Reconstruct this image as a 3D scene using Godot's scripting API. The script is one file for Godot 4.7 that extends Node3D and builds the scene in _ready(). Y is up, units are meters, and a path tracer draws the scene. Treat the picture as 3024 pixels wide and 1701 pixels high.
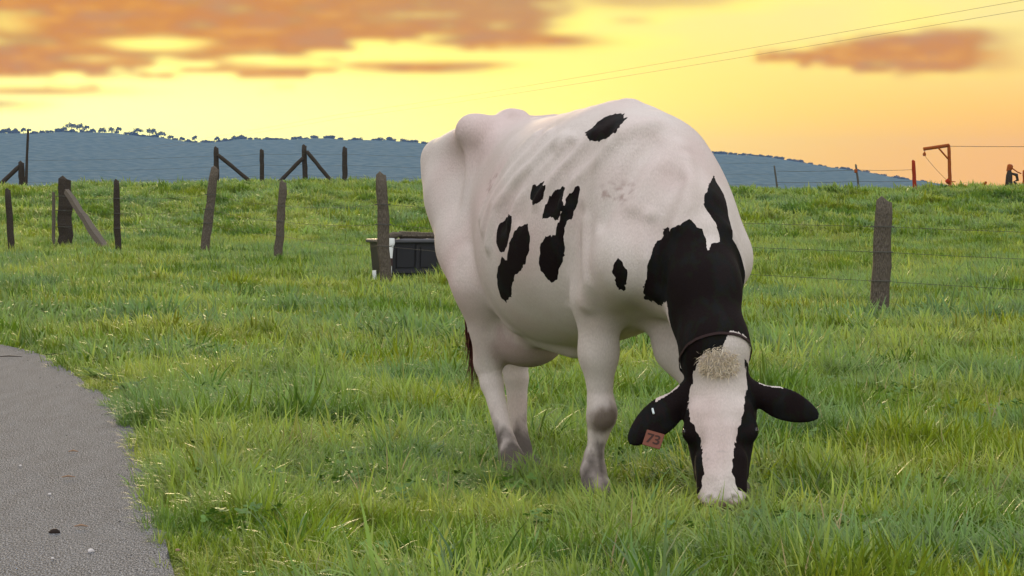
extends Node3D

var noise := FastNoiseLite.new()
var noise2 := FastNoiseLite.new()
var taken := {}

# ------------------------------------------------------------------ helpers
func numbered(called: String) -> String:
	var n: int = taken.get(called, -1) + 1
	taken[called] = n
	return called if n == 0 else "%s_%03d" % [called, n]

func meta(o: Node, label := "", category := "", group := "", kind := "") -> void:
	if label: o.set_meta("label", label)
	if category: o.set_meta("category", category)
	if group: o.set_meta("group", group)
	if kind: o.set_meta("kind", kind)

func thing(called: String, label: String, category: String, at := Vector3.ZERO, turn := 0.0, group := "") -> Node3D:
	var o := Node3D.new()
	o.name = numbered(called)
	add_child(o)
	o.position = at
	o.rotation.y = turn
	meta(o, label, category, group)
	return o

func part(called: String, mesh: Mesh, mat: Material, parent: Node, at := Vector3.ZERO) -> MeshInstance3D:
	var o := MeshInstance3D.new()
	o.name = called
	o.mesh = mesh
	o.material_override = mat
	parent.add_child(o, true)
	o.position = at
	return o

func top(called: String, mesh: Mesh, mat: Material, label := "", category := "", group := "", kind := "", at := Vector3.ZERO) -> MeshInstance3D:
	var o := part(numbered(called), mesh, mat, self, at)
	meta(o, label, category, group, kind)
	return o

func lin(r: float, g: float, b: float) -> Color:
	return Color(r, g, b).linear_to_srgb()

func mat(c: Color, rough := 0.85, spec := 0.3) -> StandardMaterial3D:
	var m := StandardMaterial3D.new()
	m.albedo_color = c
	m.roughness = rough
	m.metallic_specular = spec
	return m

func noise_tex(freq: float, size: int, lo: Color, hi: Color, sd: int, oct := 4, from := 0.0, to := 1.0) -> NoiseTexture2D:
	var n := FastNoiseLite.new()
	n.noise_type = FastNoiseLite.TYPE_SIMPLEX_SMOOTH
	n.frequency = freq
	n.seed = sd
	n.fractal_octaves = oct
	var t := NoiseTexture2D.new()
	t.width = size
	t.height = size
	t.seamless = true
	t.noise = n
	var g := Gradient.new()
	g.set_color(0, lo)
	g.set_color(1, hi)
	g.set_offset(0, from)
	g.set_offset(1, to)
	t.color_ramp = g
	return t

func normal_tex(freq: float, size: int, sd: int, strength := 4.0) -> NoiseTexture2D:
	var n := FastNoiseLite.new()
	n.noise_type = FastNoiseLite.TYPE_SIMPLEX_SMOOTH
	n.frequency = freq
	n.seed = sd
	n.fractal_octaves = 4
	var t := NoiseTexture2D.new()
	t.width = size
	t.height = size
	t.seamless = true
	t.noise = n
	t.as_normal_map = true
	t.bump_strength = strength
	return t

# a round or square bar that runs through points with a radius at each
func tube(pts: PackedVector3Array, radii: PackedFloat32Array, sides := 8, squash := 1.0, rough := 0.0, sd := 1) -> ArrayMesh:
	var st := SurfaceTool.new()
	st.begin(Mesh.PRIMITIVE_TRIANGLES)
	tube_into(st, pts, radii, sides, squash, rough, sd)
	st.generate_normals()
	return st.commit()

func tube_into(st: SurfaceTool, pts: PackedVector3Array, radii: PackedFloat32Array, sides := 8, squash := 1.0, rough := 0.0, sd := 1, phase := 0.0) -> void:
	var rings: Array = []
	var rn := RandomNumberGenerator.new()
	rn.seed = sd
	var side_k := PackedFloat32Array()
	for k in sides:
		side_k.append(1.0 + rn.randf_range(-rough, rough))
	var u := Vector3.ZERO
	for i in pts.size():
		var d: Vector3 = (pts[mini(i + 1, pts.size() - 1)] - pts[maxi(i - 1, 0)]).normalized()
		if u == Vector3.ZERO:
			u = d.cross(Vector3(0, 0, 1) if absf(d.z) < 0.8 else Vector3(1, 0, 0)).normalized()
		else:
			u = (u - d * u.dot(d)).normalized()
		var v := d.cross(u)
		var ring := PackedVector3Array()
		for k in sides:
			var a := TAU * k / sides + phase
			var r: float = radii[i] * side_k[k] * (1.0 + rn.randf_range(-rough, rough) * 0.5)
			ring.append(pts[i] + (u * cos(a) + v * sin(a) * squash) * r)
		rings.append(ring)
	var smooth := 0 if sides >= 6 else -1
	for i in pts.size() - 1:
		for k in sides:
			var a: Vector3 = rings[i][k]
			var b: Vector3 = rings[i][(k + 1) % sides]
			var c: Vector3 = rings[i + 1][(k + 1) % sides]
			var e: Vector3 = rings[i + 1][k]
			st.set_smooth_group(smooth)
			for q in [a, e, b, b, e, c]:
				st.add_vertex(q)
	for end in [0, pts.size() - 1]:
		st.set_smooth_group(-1)
		for k in sides:
			var a: Vector3 = rings[end][k]
			var b: Vector3 = rings[end][(k + 1) % sides]
			var tri := [pts[end], a, b] if end == 0 else [pts[end], b, a]
			for q in tri:
				st.add_vertex(q)

func box(size: Vector3, bevel := 0.0) -> ArrayMesh:
	var st := SurfaceTool.new()
	st.begin(Mesh.PRIMITIVE_TRIANGLES)
	box_into(st, Transform3D(), size, bevel)
	st.generate_normals()
	return st.commit()

func box_into(st: SurfaceTool, t: Transform3D, size: Vector3, bevel := 0.0) -> void:
	var h := size * 0.5
	var b := minf(bevel, minf(h.x, minf(h.y, h.z)) * 0.6)
	st.set_smooth_group(-1)
	var pts := func(ax: int, s: float) -> Array:
		var o: Array = []
		var i := (ax + 1) % 3
		var j := (ax + 2) % 3
		for c in [[-1, -1], [1, -1], [1, 1], [-1, 1]]:
			var p := Vector3.ZERO
			p[ax] = s * h[ax]
			p[i] = c[0] * (h[i] - b)
			p[j] = c[1] * (h[j] - b)
			o.append(p)
		return o
	var faces: Array = []
	for ax in 3:
		for s in [-1.0, 1.0]:
			faces.append(pts.call(ax, s))
	if b > 0.0:
		for ax in 3:                                  # edge strips
			var i := (ax + 1) % 3
			var j := (ax + 2) % 3
			for si in [-1.0, 1.0]:
				for sj in [-1.0, 1.0]:
					var q: Array = []
					for e in [[-1.0, 0], [1.0, 0], [1.0, 1], [-1.0, 1]]:
						var p := Vector3.ZERO
						p[ax] = e[0] * (h[ax] - b)
						p[i] = si * (h[i] if e[1] == 0 else h[i] - b)
						p[j] = sj * (h[j] - b if e[1] == 0 else h[j])
						q.append(p)
					faces.append(q)
		for sx in [-1.0, 1.0]:
			for sy in [-1.0, 1.0]:
				for sz in [-1.0, 1.0]:
					faces.append([Vector3(sx * h.x, sy * (h.y - b), sz * (h.z - b)), Vector3(sx * (h.x - b), sy * h.y, sz * (h.z - b)), Vector3(sx * (h.x - b), sy * (h.y - b), sz * h.z)])
	for f in faces:
		var c := Vector3.ZERO
		for p in f: c += p
		var nrm: Vector3 = (f[1] - f[0]).cross(f[2] - f[0])
		var out := nrm.dot(c) > 0.0
		for k in range(1, f.size() - 1):
			var tri := [f[0], f[k + 1], f[k]] if out else [f[0], f[k], f[k + 1]]
			for p in tri:
				st.add_vertex(t * p)

# ------------------------------------------------------------------ ground
const PATH_EDGE := [[-0.45, 6.0], [-0.70, 8.2], [-0.927, 9.956], [-1.134, 11.526], [-1.394, 13.681], [-1.583, 15.326], [-1.747, 16.459], [-2.044, 18.407], [-2.21, 19.216], [-2.541, 20.876], [-2.793, 22.137], [-3.153, 23.806], [-3.541, 24.901], [-4.3, 26.3], [-5.6, 27.9], [-7.6, 29.3], [-11.0, 30.4]]
var path_poly := PackedVector2Array()

func crest_height(x: float) -> float:
	return 0.98 + 0.22 * exp(-pow((x + 6.5) / 6.5, 2.0)) + 0.07 * exp(-pow((x - 14.5) / 2.6, 2.0)) - 0.03 * exp(-pow((x - 9.5) / 3.0, 2.0)) + 0.035 * noise.get_noise_2d(x * 3.0, 77.0)

func ground_height(x: float, z: float) -> float:
	var d := -z
	var h := 0.055 * noise.get_noise_2d(x * 1.0, z * 1.0) + 0.02 * noise2.get_noise_2d(x, z)
	var away := Vector2(x - 0.35, z + 12.8).length()
	h *= 0.3 + 0.7 * smoothstep(1.2, 4.0, away)
	if path_poly.size() and d < 34.0:
		h *= smoothstep(-0.1, 1.5, x - edge_x(d)) * 0.9 + 0.1
	if d > 60.0:
		var up := smoothstep(66.0, 108.0, d)
		var c := crest_height(x)
		h += up * c + smoothstep(68.0, 80.0, d) * (1.0 - smoothstep(104.0, 109.0, d) * 0.75) * (0.26 * noise.get_noise_2d(x * 0.9 + 40.0, z * 0.55) + 0.09 * noise2.get_noise_2d(x * 0.7, z * 0.5))
		if d > 111.0:
			h -= minf((d - 111.0) * 0.03, 26.0)
	return h

func edge_x(d: float) -> float:
	for i in PATH_EDGE.size() - 1:
		if d <= PATH_EDGE[i + 1][1]:
			return lerpf(PATH_EDGE[i][0], PATH_EDGE[i + 1][0], clampf((d - PATH_EDGE[i][1]) / (PATH_EDGE[i + 1][1] - PATH_EDGE[i][1]), 0.0, 1.0))
	return -11.0 - (d - 30.4) * 8.0

func spread(lo: float, hi: float, step: float, far: float) -> PackedFloat32Array:
	var out := PackedFloat32Array()
	var left: Array = []
	var s := step
	var v := lo
	while v > -far:
		s *= 1.35
		v -= s
		left.append(v)
	left.reverse()
	for q in left: out.append(q)
	v = lo
	while v < hi:
		out.append(v)
		v += step
	s = step
	while v < far:
		out.append(v)
		s *= 1.35
		v += s
	out.append(far)
	return out

func make_ground() -> void:
	var xs := spread(-20.0, 20.0, 0.32, 7000.0)
	var zs := spread(-114.0, -6.0, 0.32, 7000.0)
	var v := PackedVector3Array()
	var nx := xs.size()
	for z in zs:
		for x in xs:
			v.append(Vector3(x, ground_height(x, z), z))
	var nrm := PackedVector3Array()
	nrm.resize(v.size())
	for j in zs.size():
		for i in nx:
			var a := v[j * nx + mini(i + 1, nx - 1)] - v[j * nx + maxi(i - 1, 0)]
			var b := v[mini(j + 1, zs.size() - 1) * nx + i] - v[maxi(j - 1, 0) * nx + i]
			nrm[j * nx + i] = b.cross(a).normalized()
	var ix := PackedInt32Array()
	for j in zs.size() - 1:
		for i in nx - 1:
			var k := j * nx + i
			ix.append_array(PackedInt32Array([k, k + 1, k + nx, k + 1, k + nx + 1, k + nx]))
	var arr := []
	arr.resize(Mesh.ARRAY_MAX)
	arr[Mesh.ARRAY_VERTEX] = v
	arr[Mesh.ARRAY_NORMAL] = nrm
	arr[Mesh.ARRAY_INDEX] = ix
	var m := ArrayMesh.new()
	m.add_surface_from_arrays(Mesh.PRIMITIVE_TRIANGLES, arr)
	var g := mat(Color.WHITE, 1.0, 0.1)
	g.albedo_texture = noise_tex(0.02, 512, lin(0.055, 0.07, 0.018), lin(0.12, 0.16, 0.03), 5, 5)
	g.uv1_triplanar = true
	g.uv1_world_triplanar = true
	g.uv1_scale = Vector3(0.35, 0.35, 0.35)
	top("ground", m, g, "", "", "", "structure")

func make_path() -> void:
	var st := SurfaceTool.new()
	st.begin(Mesh.PRIMITIVE_TRIANGLES)
	var rn := RandomNumberGenerator.new()
	rn.seed = 4
	var edge := PackedVector2Array()
	var n := 130
	for k in n + 1:
		var d := lerpf(6.0, 30.3, float(k) / n)
		edge.append(Vector2(edge_x(d) + rn.randf_range(-0.008, 0.008) + 0.03 * noise2.get_noise_2d(d * 2.0, 3.0), d))
	st.set_smooth_group(-1)
	for k in n:
		var a := Vector3(edge[k].x, 0.03, -edge[k].y)
		var b := Vector3(edge[k + 1].x, 0.03, -edge[k + 1].y)
		var a2 := Vector3(-14.0, 0.03, a.z)
		var b2 := Vector3(-14.0, 0.03, b.z)
		for p in [a, a2, b, b, a2, b2]: st.add_vertex(p)
		var lo := Vector3(0.025, -0.09, 0)
		for p in [a, b, a + lo, b, b + lo, a + lo]: st.add_vertex(p)
	st.generate_normals()
	var m := mat(Color.WHITE, 1.0, 0.08)
	m.albedo_texture = noise_tex(0.11, 1024, lin(0.065, 0.068, 0.071), lin(0.32, 0.325, 0.335), 8, 5, 0.28, 0.80)
	m.uv1_triplanar = true
	m.uv1_world_triplanar = true
	m.uv1_scale = Vector3(1.5, 1.0, 0.22)
	m.normal_enabled = true
	m.normal_texture = normal_tex(0.3, 512, 12, 5.0)
	m.normal_scale = 0.8
	m.detail_enabled = true
	m.detail_blend_mode = BaseMaterial3D.BLEND_MODE_MUL
	m.detail_uv_layer = BaseMaterial3D.DETAIL_UV_1
	m.detail_albedo = noise_tex(0.012, 512, lin(0.82, 0.81, 0.80), lin(1.0, 1.0, 1.0), 15, 5)
	top("path", st.commit(), m, "", "", "", "structure")

# ------------------------------------------------------------------ sky
const SUN_AZ := -6.6
const SUN_EL := 1.2
var cloud_noise := FastNoiseLite.new()

func cl(r: float, g: float, b: float) -> Vector3:
	return Vector3(r, g, b)

func blob(az: float, el: float, a0: float, e0: float, ra: float, re: float) -> float:
	return exp(-pow((az - a0) / ra, 2.0) - pow((el - e0) / re, 2.0))

func sky_color(az: float, el: float) -> Vector3:      # degrees; the sunset stands a little to the left, at the horizon
	var da := az - SUN_AZ
	var de := el - SUN_EL
	var c := cl(0.74, 0.30, 0.002).lerp(cl(0.64, 0.52, 0.19), smoothstep(0.5, 2.8, el))
	var wide := exp(-pow(da / 9.8, 2.0) - pow(de / 1.9, 2.0))
	c = c.lerp(cl(0.90, 0.70, 0.05), minf(wide * 1.15, 1.0) * 0.95)
	c = c.lerp(cl(1.1, 1.0, 0.30), exp(-pow(da / 7.0, 2.0) - pow(de / 1.25, 2.0)))
	var off := absf(da) if absf(da) < 180.0 else 360.0 - absf(da)
	var away := smoothstep(85.0, 135.0, off)
	c = c.lerp(cl(0.70, 0.62, 0.57).lerp(cl(1.10, 1.04, 1.03), away), smoothstep(15.0, 70.0, off) * 0.95)
	c = c.lerp(cl(0.38, 0.31, 0.24).lerp(cl(0.90, 0.88, 0.90), away), smoothstep(3.2, 9.0, el))
	c = c.lerp(cl(0.78, 0.80, 0.87), smoothstep(19.0, 45.0, el))
	# clouds: long flat streaks
	var warp := cloud_noise.get_noise_2d(az * 3.0 + 300.0, el * 9.0) * 0.5
	var n := cloud_noise.get_noise_2d(az * 4.5 + 30.0 * warp, (el - 0.03 * az) * 42.0 + 14.0 * warp)
	var n2 := cloud_noise.get_noise_2d(az * 11.0 + 500.0 + 20.0 * warp, (el - 0.03 * az) * 95.0)
	var m := n * 0.60 + n2 * 0.38
	var d := 0.0
	# big bank, upper left, its lower edge rising to the right
	var edge := 1.80 + 0.02 * (az + 8.0) + 0.34 * smoothstep(-4.2, -1.0, az) + 0.06 * sin(az * 2.2)
	var bank := smoothstep(-0.14, 0.14, el - edge + m * 0.55) * (1.0 - smoothstep(-0.6, 1.6, az - (el - 2.3) * 0.6))
	bank -= 0.95 * blob(az, el, -5.6, 2.30, 1.1, 0.14) + 0.8 * blob(az, el, -3.4, 2.02, 1.6, 0.10) + 0.6 * blob(az, el, -7.9, 2.62, 0.7, 0.2) + 0.35 * blob(az, el, -1.6, 2.75, 1.6, 0.12) + 0.5 * blob(az, el, -6.6, 2.06, 0.8, 0.07)
	d = maxf(d, bank * (0.80 + m * 0.75))
	d = maxf(d, 1.15 * blob(az, el, -1.35, 1.955, 1.35, 0.085) + m * 0.2 - 0.05)
	d = maxf(d, 1.05 * blob(az, el, -0.1, 2.36, 1.5, 0.13) + m * 0.2 - 0.05)
	d = maxf(d, 0.95 * blob(az, el, -7.6, 1.57, 1.6, 0.055) + m * 0.1 - 0.05)
	d = maxf(d, 0.80 * blob(az, el, -8.4, 1.33, 1.1, 0.07) + m * 0.1 - 0.05)
	d = maxf(d, 0.45 * blob(az, el, 1.9, 2.66, 0.5, 0.05))
	d = maxf(d, 0.50 * blob(az, el, 2.2, 3.02, 2.4, 0.22) + m * 0.15 - 0.05)
	# bank on the right
	var mid := 2.14 + 0.030 * (az - 6.0)
	var half := 0.10 + 0.085 * clampf(az - 3.6, 0.0, 5.0)
	var right := (1.0 - smoothstep(half * 0.62, half * 1.12, absf(el - mid) + m * 0.22)) * smoothstep(3.3, 4.6, az + 2.0 * m) * (0.82 + m * 0.6)
	d = maxf(d, right)
	# the same kind of cloud round the rest of the sky
	var out := maxf(smoothstep(3.0, 4.6, el), smoothstep(9.0, 15.0, off - 2.0))
	if out > 0.0:
		var g := cloud_noise.get_noise_2d(az * 1.1, el * 3.0) + 0.4 * cloud_noise.get_noise_2d(az * 3.0, el * 9.0 + 90.0)
		d = lerpf(d, smoothstep(-0.05, 0.35, g) * 0.8, out * (1.0 - 0.7 * smoothstep(30.0, 70.0, el)))
	d = clampf(d, 0.0, 1.0)
	var lit := cl(0.42, 0.150, 0.012)
	lit = lit.lerp(cl(0.33, 0.14, 0.03), clampf(-n2 * 2.0 - n, 0.0, 1.0)).lerp(cl(0.72, 0.38, 0.05), clampf(n2 * 1.6 + n * 0.8, 0.0, 1.0) * 0.45)
	lit = lit.lerp(cl(0.38, 0.20, 0.07), smoothstep(2.2, 2.9, el) * 0.75 * smoothstep(-5.0, 0.5, az))
	lit = lit.lerp(cl(0.38, 0.165, 0.05), smoothstep(2.1, 2.6, el) * smoothstep(3.0, 7.0, az) * 0.7)
	lit = lit.lerp(cl(0.34, 0.275, 0.21).lerp(cl(0.74, 0.72, 0.73), away), maxf(smoothstep(5.0, 16.0, el), smoothstep(15.0, 80.0, off))).lerp(cl(0.72, 0.73, 0.77), smoothstep(19.0, 45.0, el))
	var rim := clampf(1.0 - absf(d - 0.22) / 0.2, 0.0, 1.0) * (1.0 - out)
	c = c.lerp(cl(0.92, 0.74, 0.09), rim * 0.45)
	return c.lerp(lit, smoothstep(0.12, 0.66, d)) * lerpf(0.90, 1.0, maxf(smoothstep(4.0, 14.0, el), smoothstep(30.0, 90.0, off)))

func make_sky() -> Image:
	cloud_noise.seed = 17
	cloud_noise.frequency = 0.06
	cloud_noise.fractal_octaves = 4
	cloud_noise.noise_type = FastNoiseLite.TYPE_SIMPLEX_SMOOTH
	var w := 720
	var small := Image.create_empty(w, 360, false, Image.FORMAT_RGBAF)
	for j in 360:
		var el := 90.0 - (j + 0.5) * 0.5
		for i in w:
			var c := cl(0.35, 0.27, 0.20) if el < -0.6 else sky_color(wrapf((i + 0.5) * 0.5, -180.0, 180.0), maxf(el, 0.0))
			small.set_pixel(i, j, Color(c.x, c.y, c.z))
	small.resize(4096, 2048, Image.INTERPOLATE_BILINEAR)
	var k := 360.0 / 4096.0
	for j in range(2048 / 2 - 92, 2048 / 2):
		var el := 90.0 - (j + 0.5) * k
		for i in range(-190, 190):
			var c := sky_color((i + 0.5) * k, maxf(el, 0.0))
			small.set_pixel(posmod(i, 4096), j, Color(c.x, c.y, c.z))
	return small

# ------------------------------------------------------------------ far hills
const RIDGE := [[-4000, 60], [-2600, 105], [-1700, 70], [-1021, 91], [-852, 95.2], [-796, 94], [-739, 97.4], [-666, 95.2], [-615, 90.1], [-581, 87.3], [-536, 80], [-491, 80], [-446, 85], [-401, 83.9], [-317, 86.7], [-260, 83.3], [-204, 82.8], [-165, 80], [-125, 75.5], [-63, 71], [106, 68.7], [275, 64.2], [348, 60.3], [416, 56.3], [472, 47.3], [529, 37.7], [585, 30.4], [625, 20.8], [670, 16.3], [709, 9.5], [726, 3.4], [852, -5.7], [1008, -13], [1500, -18], [4000, -20]]

func ridge_height(x: float) -> float:
	for i in RIDGE.size() - 1:
		if x <= RIDGE[i + 1][0]:
			return lerpf(RIDGE[i][1], RIDGE[i + 1][1], clampf((x - RIDGE[i][0]) / float(RIDGE[i + 1][0] - RIDGE[i][0]), 0.0, 1.0))
	return -20.0

func make_hills() -> void:
	var xs := PackedFloat32Array()
	var x := -4000.0
	while x <= 4000.0:
		xs.append(x)
		x += 12.0 if absf(x) < 1300.0 else 120.0
	var rows := [[4300.0, 0.0], [4600.0, 0.13], [4900.0, 0.33], [5200.0, 0.55], [5500.0, 0.76], [5750.0, 0.91], [5900.0, 0.98], [6000.0, 1.0], [6150.0, 0.96], [6500.0, 0.7], [6900.0, 0.0]]
	var v := PackedVector3Array()
	var ix := PackedInt32Array()
	for r in rows:
		for q in xs:
			var hgt := ridge_height(q)
			var y: float = lerpf(-27.0, hgt, r[1])
			if r[1] > 0.0 and r[1] < 0.97:
				y += noise.get_noise_2d(q * 0.02, r[0] * 0.01) * 14.0 * (1.0 - r[1])
			elif r[0] == 6000.0:
				y += noise.get_noise_2d(q * 0.12, 5.0) * 2.2
			v.append(Vector3(q, y, -r[0]))
	var n := xs.size()
	for j in rows.size() - 1:
		for i in n - 1:
			var k := j * n + i
			ix.append_array(PackedInt32Array([k, k + n, k + 1, k + 1, k + n, k + n + 1]))
	var arr := []
	arr.resize(Mesh.ARRAY_MAX)
	arr[Mesh.ARRAY_VERTEX] = v
	arr[Mesh.ARRAY_INDEX] = ix
	var am := ArrayMesh.new()
	am.add_surface_from_arrays(Mesh.PRIMITIVE_TRIANGLES, arr)
	var st := SurfaceTool.new()
	st.create_from(am, 0)
	st.generate_normals()
	var m := mat(Color.WHITE, 1.0, 0.0)
	m.albedo_texture = noise_tex(0.02, 512, lin(0.07, 0.09, 0.075), lin(0.135, 0.155, 0.125), 51, 5, 0.2, 0.8)
	m.uv1_triplanar = true
	m.uv1_world_triplanar = true
	m.uv1_scale = Vector3.ONE * 0.004
	top("hills", st.commit(), m, "", "", "", "structure")

func leaf_clumps(st: SurfaceTool, rn: RandomNumberGenerator, c: Vector3, r: Vector3, n: int, size: float) -> void:
	for i in n:
		var d := Vector3(rn.randfn(), rn.randfn(), rn.randfn()).normalized() * pow(rn.randf(), 0.4)
		var p := c + d * r
		var u := Vector3(rn.randfn(), rn.randfn(), rn.randfn()).normalized() * size * rn.randf_range(0.6, 1.3)
		var w := u.cross(Vector3(rn.randfn(), rn.randfn(), rn.randfn())).normalized() * size * rn.randf_range(0.5, 1.0)
		for q in [p - u, p + w, p + u, p + u, p - w, p - u]: st.add_vertex(q)

func make_far_trees() -> void:
	var rn := RandomNumberGenerator.new()
	rn.seed = 61
	var bark := mat(lin(0.06, 0.04, 0.03), 1.0, 0.1)
	var leaf := mat(lin(0.085, 0.05, 0.02), 0.9, 0.1)
	# across, crown width, tree height (metres), kind: 0 round, 1 spreading on bare stems, 2 small
	var list := [[-846, 10, 7, 0], [-838, 9, 9, 0], [-827, 9, 9, 0], [-813, 9, 9, 1], [-804, 8, 8, 1], [-796, 8, 5, 2], [-755, 11, 8, 0], [-746, 11, 11, 0], [-733, 17, 14, 1], [-719, 13, 12, 1], [-708, 9, 11, 1], [-697, 9, 8, 0], [-682, 13, 9, 0], [-667, 11, 10, 0], [-654, 11, 11, 1], [-623, 20, 12, 1], [-603, 11, 13, 1], [-596, 8, 12, 1], [-584, 13, 11, 1], [-568, 12, 6, 2], [-549, 11, 8, 0], [-539, 6, 5, 2], [-528, 8, 10, 1], [-511, 8, 4, 2], [-491, 8, 8, 1], [-478, 7, 6, 2], [-462, 11, 9, 0], [-450, 10, 8, 0]]
	var labels := ["round crowned tree standing on the far ridge", "spreading tree on bare stems on the far ridge", "small bushy tree low on the far ridge"]
	for q in list:
		var x: float = q[0]
		var w: float = q[1] * rn.randf_range(0.9, 1.35)
		var h: float = q[2] * rn.randf_range(1.0, 1.3)
		var t := thing(["ridge_tree", "spreading_tree", "small_tree"][q[3]], labels[q[3]], "tree", Vector3(x, ridge_height(x) - 0.5, -6000.0), 0.0, "trees along the far ridge")
		var crown_y: float = h * (0.60 if q[3] == 1 else 0.42)
		var pts := PackedVector3Array([Vector3(0, -1, 0), Vector3(rn.randf_range(-0.5, 0.5), h * 0.4, 0), Vector3(rn.randf_range(-1, 1), h * 0.8, 0)])
		part("trunk", tube(pts, PackedFloat32Array([0.7, 0.5, 0.2]), 6), bark, t)
		var st := SurfaceTool.new()
		st.begin(Mesh.PRIMITIVE_TRIANGLES)
		var lobes := 3 + int(w / 4.0)
		for k in lobes:
			var a := lerpf(-0.5, 0.5, (k + 0.5) / lobes)
			leaf_clumps(st, rn, Vector3(a * w * 0.8 + rn.randf_range(-0.4, 0.4), crown_y + h * (0.12 - 0.9 * a * a) + rn.randf_range(-0.10, 0.14) * h, rn.randf_range(-1.5, 1.5)), Vector3(w * rn.randf_range(0.15, 0.26), h * rn.randf_range(0.22, 0.32) * (0.85 if q[3] == 1 else 1.2), w * 0.22), 64, 0.9)
		st.generate_normals()
		part("crown", st.commit(), leaf, t)
	# the rest of the ridge is wooded too finely to tell the trees apart
	var cs := SurfaceTool.new()
	cs.begin(Mesh.PRIMITIVE_TRIANGLES)
	leaf_clumps(cs, rn, Vector3(0, 1.4, 0), Vector3(3.4, 1.9, 3.0), 80, 0.9)
	cs.generate_normals()
	var mm := MultiMesh.new()
	mm.transform_format = MultiMesh.TRANSFORM_3D
	mm.mesh = cs.commit()
	var pl: Array[Transform3D] = []
	for i in 900:
		var x := rn.randf_range(-900.0, 780.0)
		var z := rn.randf_range(-20.0, 20.0)
		if noise.get_noise_2d(x * 0.07, 3.0) < -0.25: continue
		var s := rn.randf_range(0.5, 1.6)
		pl.append(Transform3D(Basis(Vector3.UP, rn.randf() * TAU).scaled(Vector3(s, s * rn.randf_range(0.7, 1.3), s)), Vector3(x, ridge_height(x) + noise.get_noise_2d(x * 0.12, 5.0) * 2.2 - 0.6, -6000.0 + z)))
	mm.instance_count = pl.size()
	for i in pl.size(): mm.set_instance_transform(i, pl[i])
	var o := MultiMeshInstance3D.new()
	o.multimesh = mm
	o.material_override = leaf
	o.name = "ridge_wood"
	add_child(o)
	meta(o, "thin line of scrub and woodland along the far ridge", "woodland", "", "stuff")

# ------------------------------------------------------------------ grass
func blade_into(st: SurfaceTool, rn: RandomNumberGenerator, root: Vector3, yaw: float, lean: float, bend: float, length: float, width: float, c: Color, segs: int) -> void:
	var dir := Vector3(cos(yaw), 0, sin(yaw))
	var side := Vector3(-sin(yaw), 0, cos(yaw)).rotated(Vector3.UP, rn.randf_range(-0.7, 0.7))
	var p := root
	var ang := lean
	var prev: Array = []
	for k in segs + 1:
		var u := float(k) / segs
		var w := width * 0.5 * (1.0 if u < 0.45 else 1.0 - pow((u - 0.45) / 0.55, 1.4))
		var t := dir * sin(ang) + Vector3.UP * cos(ang)
		var nrm := side.cross(t).normalized()
		var cur := [p - side * w, p + side * w, nrm]
		if k > 0:
			var quad := [prev[0], cur[0], prev[1], prev[1], cur[0], cur[1]] if k < segs else [prev[0], p, prev[1]]
			var nn := [prev[2], nrm, prev[2], prev[2], nrm, nrm]
			for j in quad.size():
				st.set_normal(nn[j])
				st.set_color(c)
				st.add_vertex(quad[j])
		prev = cur
		p += t * length / segs
		ang += bend / segs

func tuft(sd: int, blades: int, spread_r: float, length: float, width: float, segs: int) -> ArrayMesh:
	var rn := RandomNumberGenerator.new()
	rn.seed = sd
	var st := SurfaceTool.new()
	st.begin(Mesh.PRIMITIVE_TRIANGLES)
	for i in blades:
		var a := rn.randf() * TAU
		var r := spread_r * sqrt(rn.randf())
		var yaw := a + rn.randf_range(-0.9, 0.9)
		var k := rn.randf_range(0.62, 1.3)
		var c := Color(k * rn.randf_range(0.85, 1.2), k, k * rn.randf_range(0.75, 1.35))
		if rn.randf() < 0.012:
			c = Color(1.5, 1.3, 2.0)              # a pale blade, the white glint painted into its colour
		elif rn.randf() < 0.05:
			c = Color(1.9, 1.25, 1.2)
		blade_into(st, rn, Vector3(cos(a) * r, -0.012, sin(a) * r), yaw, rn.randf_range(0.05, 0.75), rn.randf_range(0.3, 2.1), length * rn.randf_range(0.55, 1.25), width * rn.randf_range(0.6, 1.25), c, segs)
	return st.commit()

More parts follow.
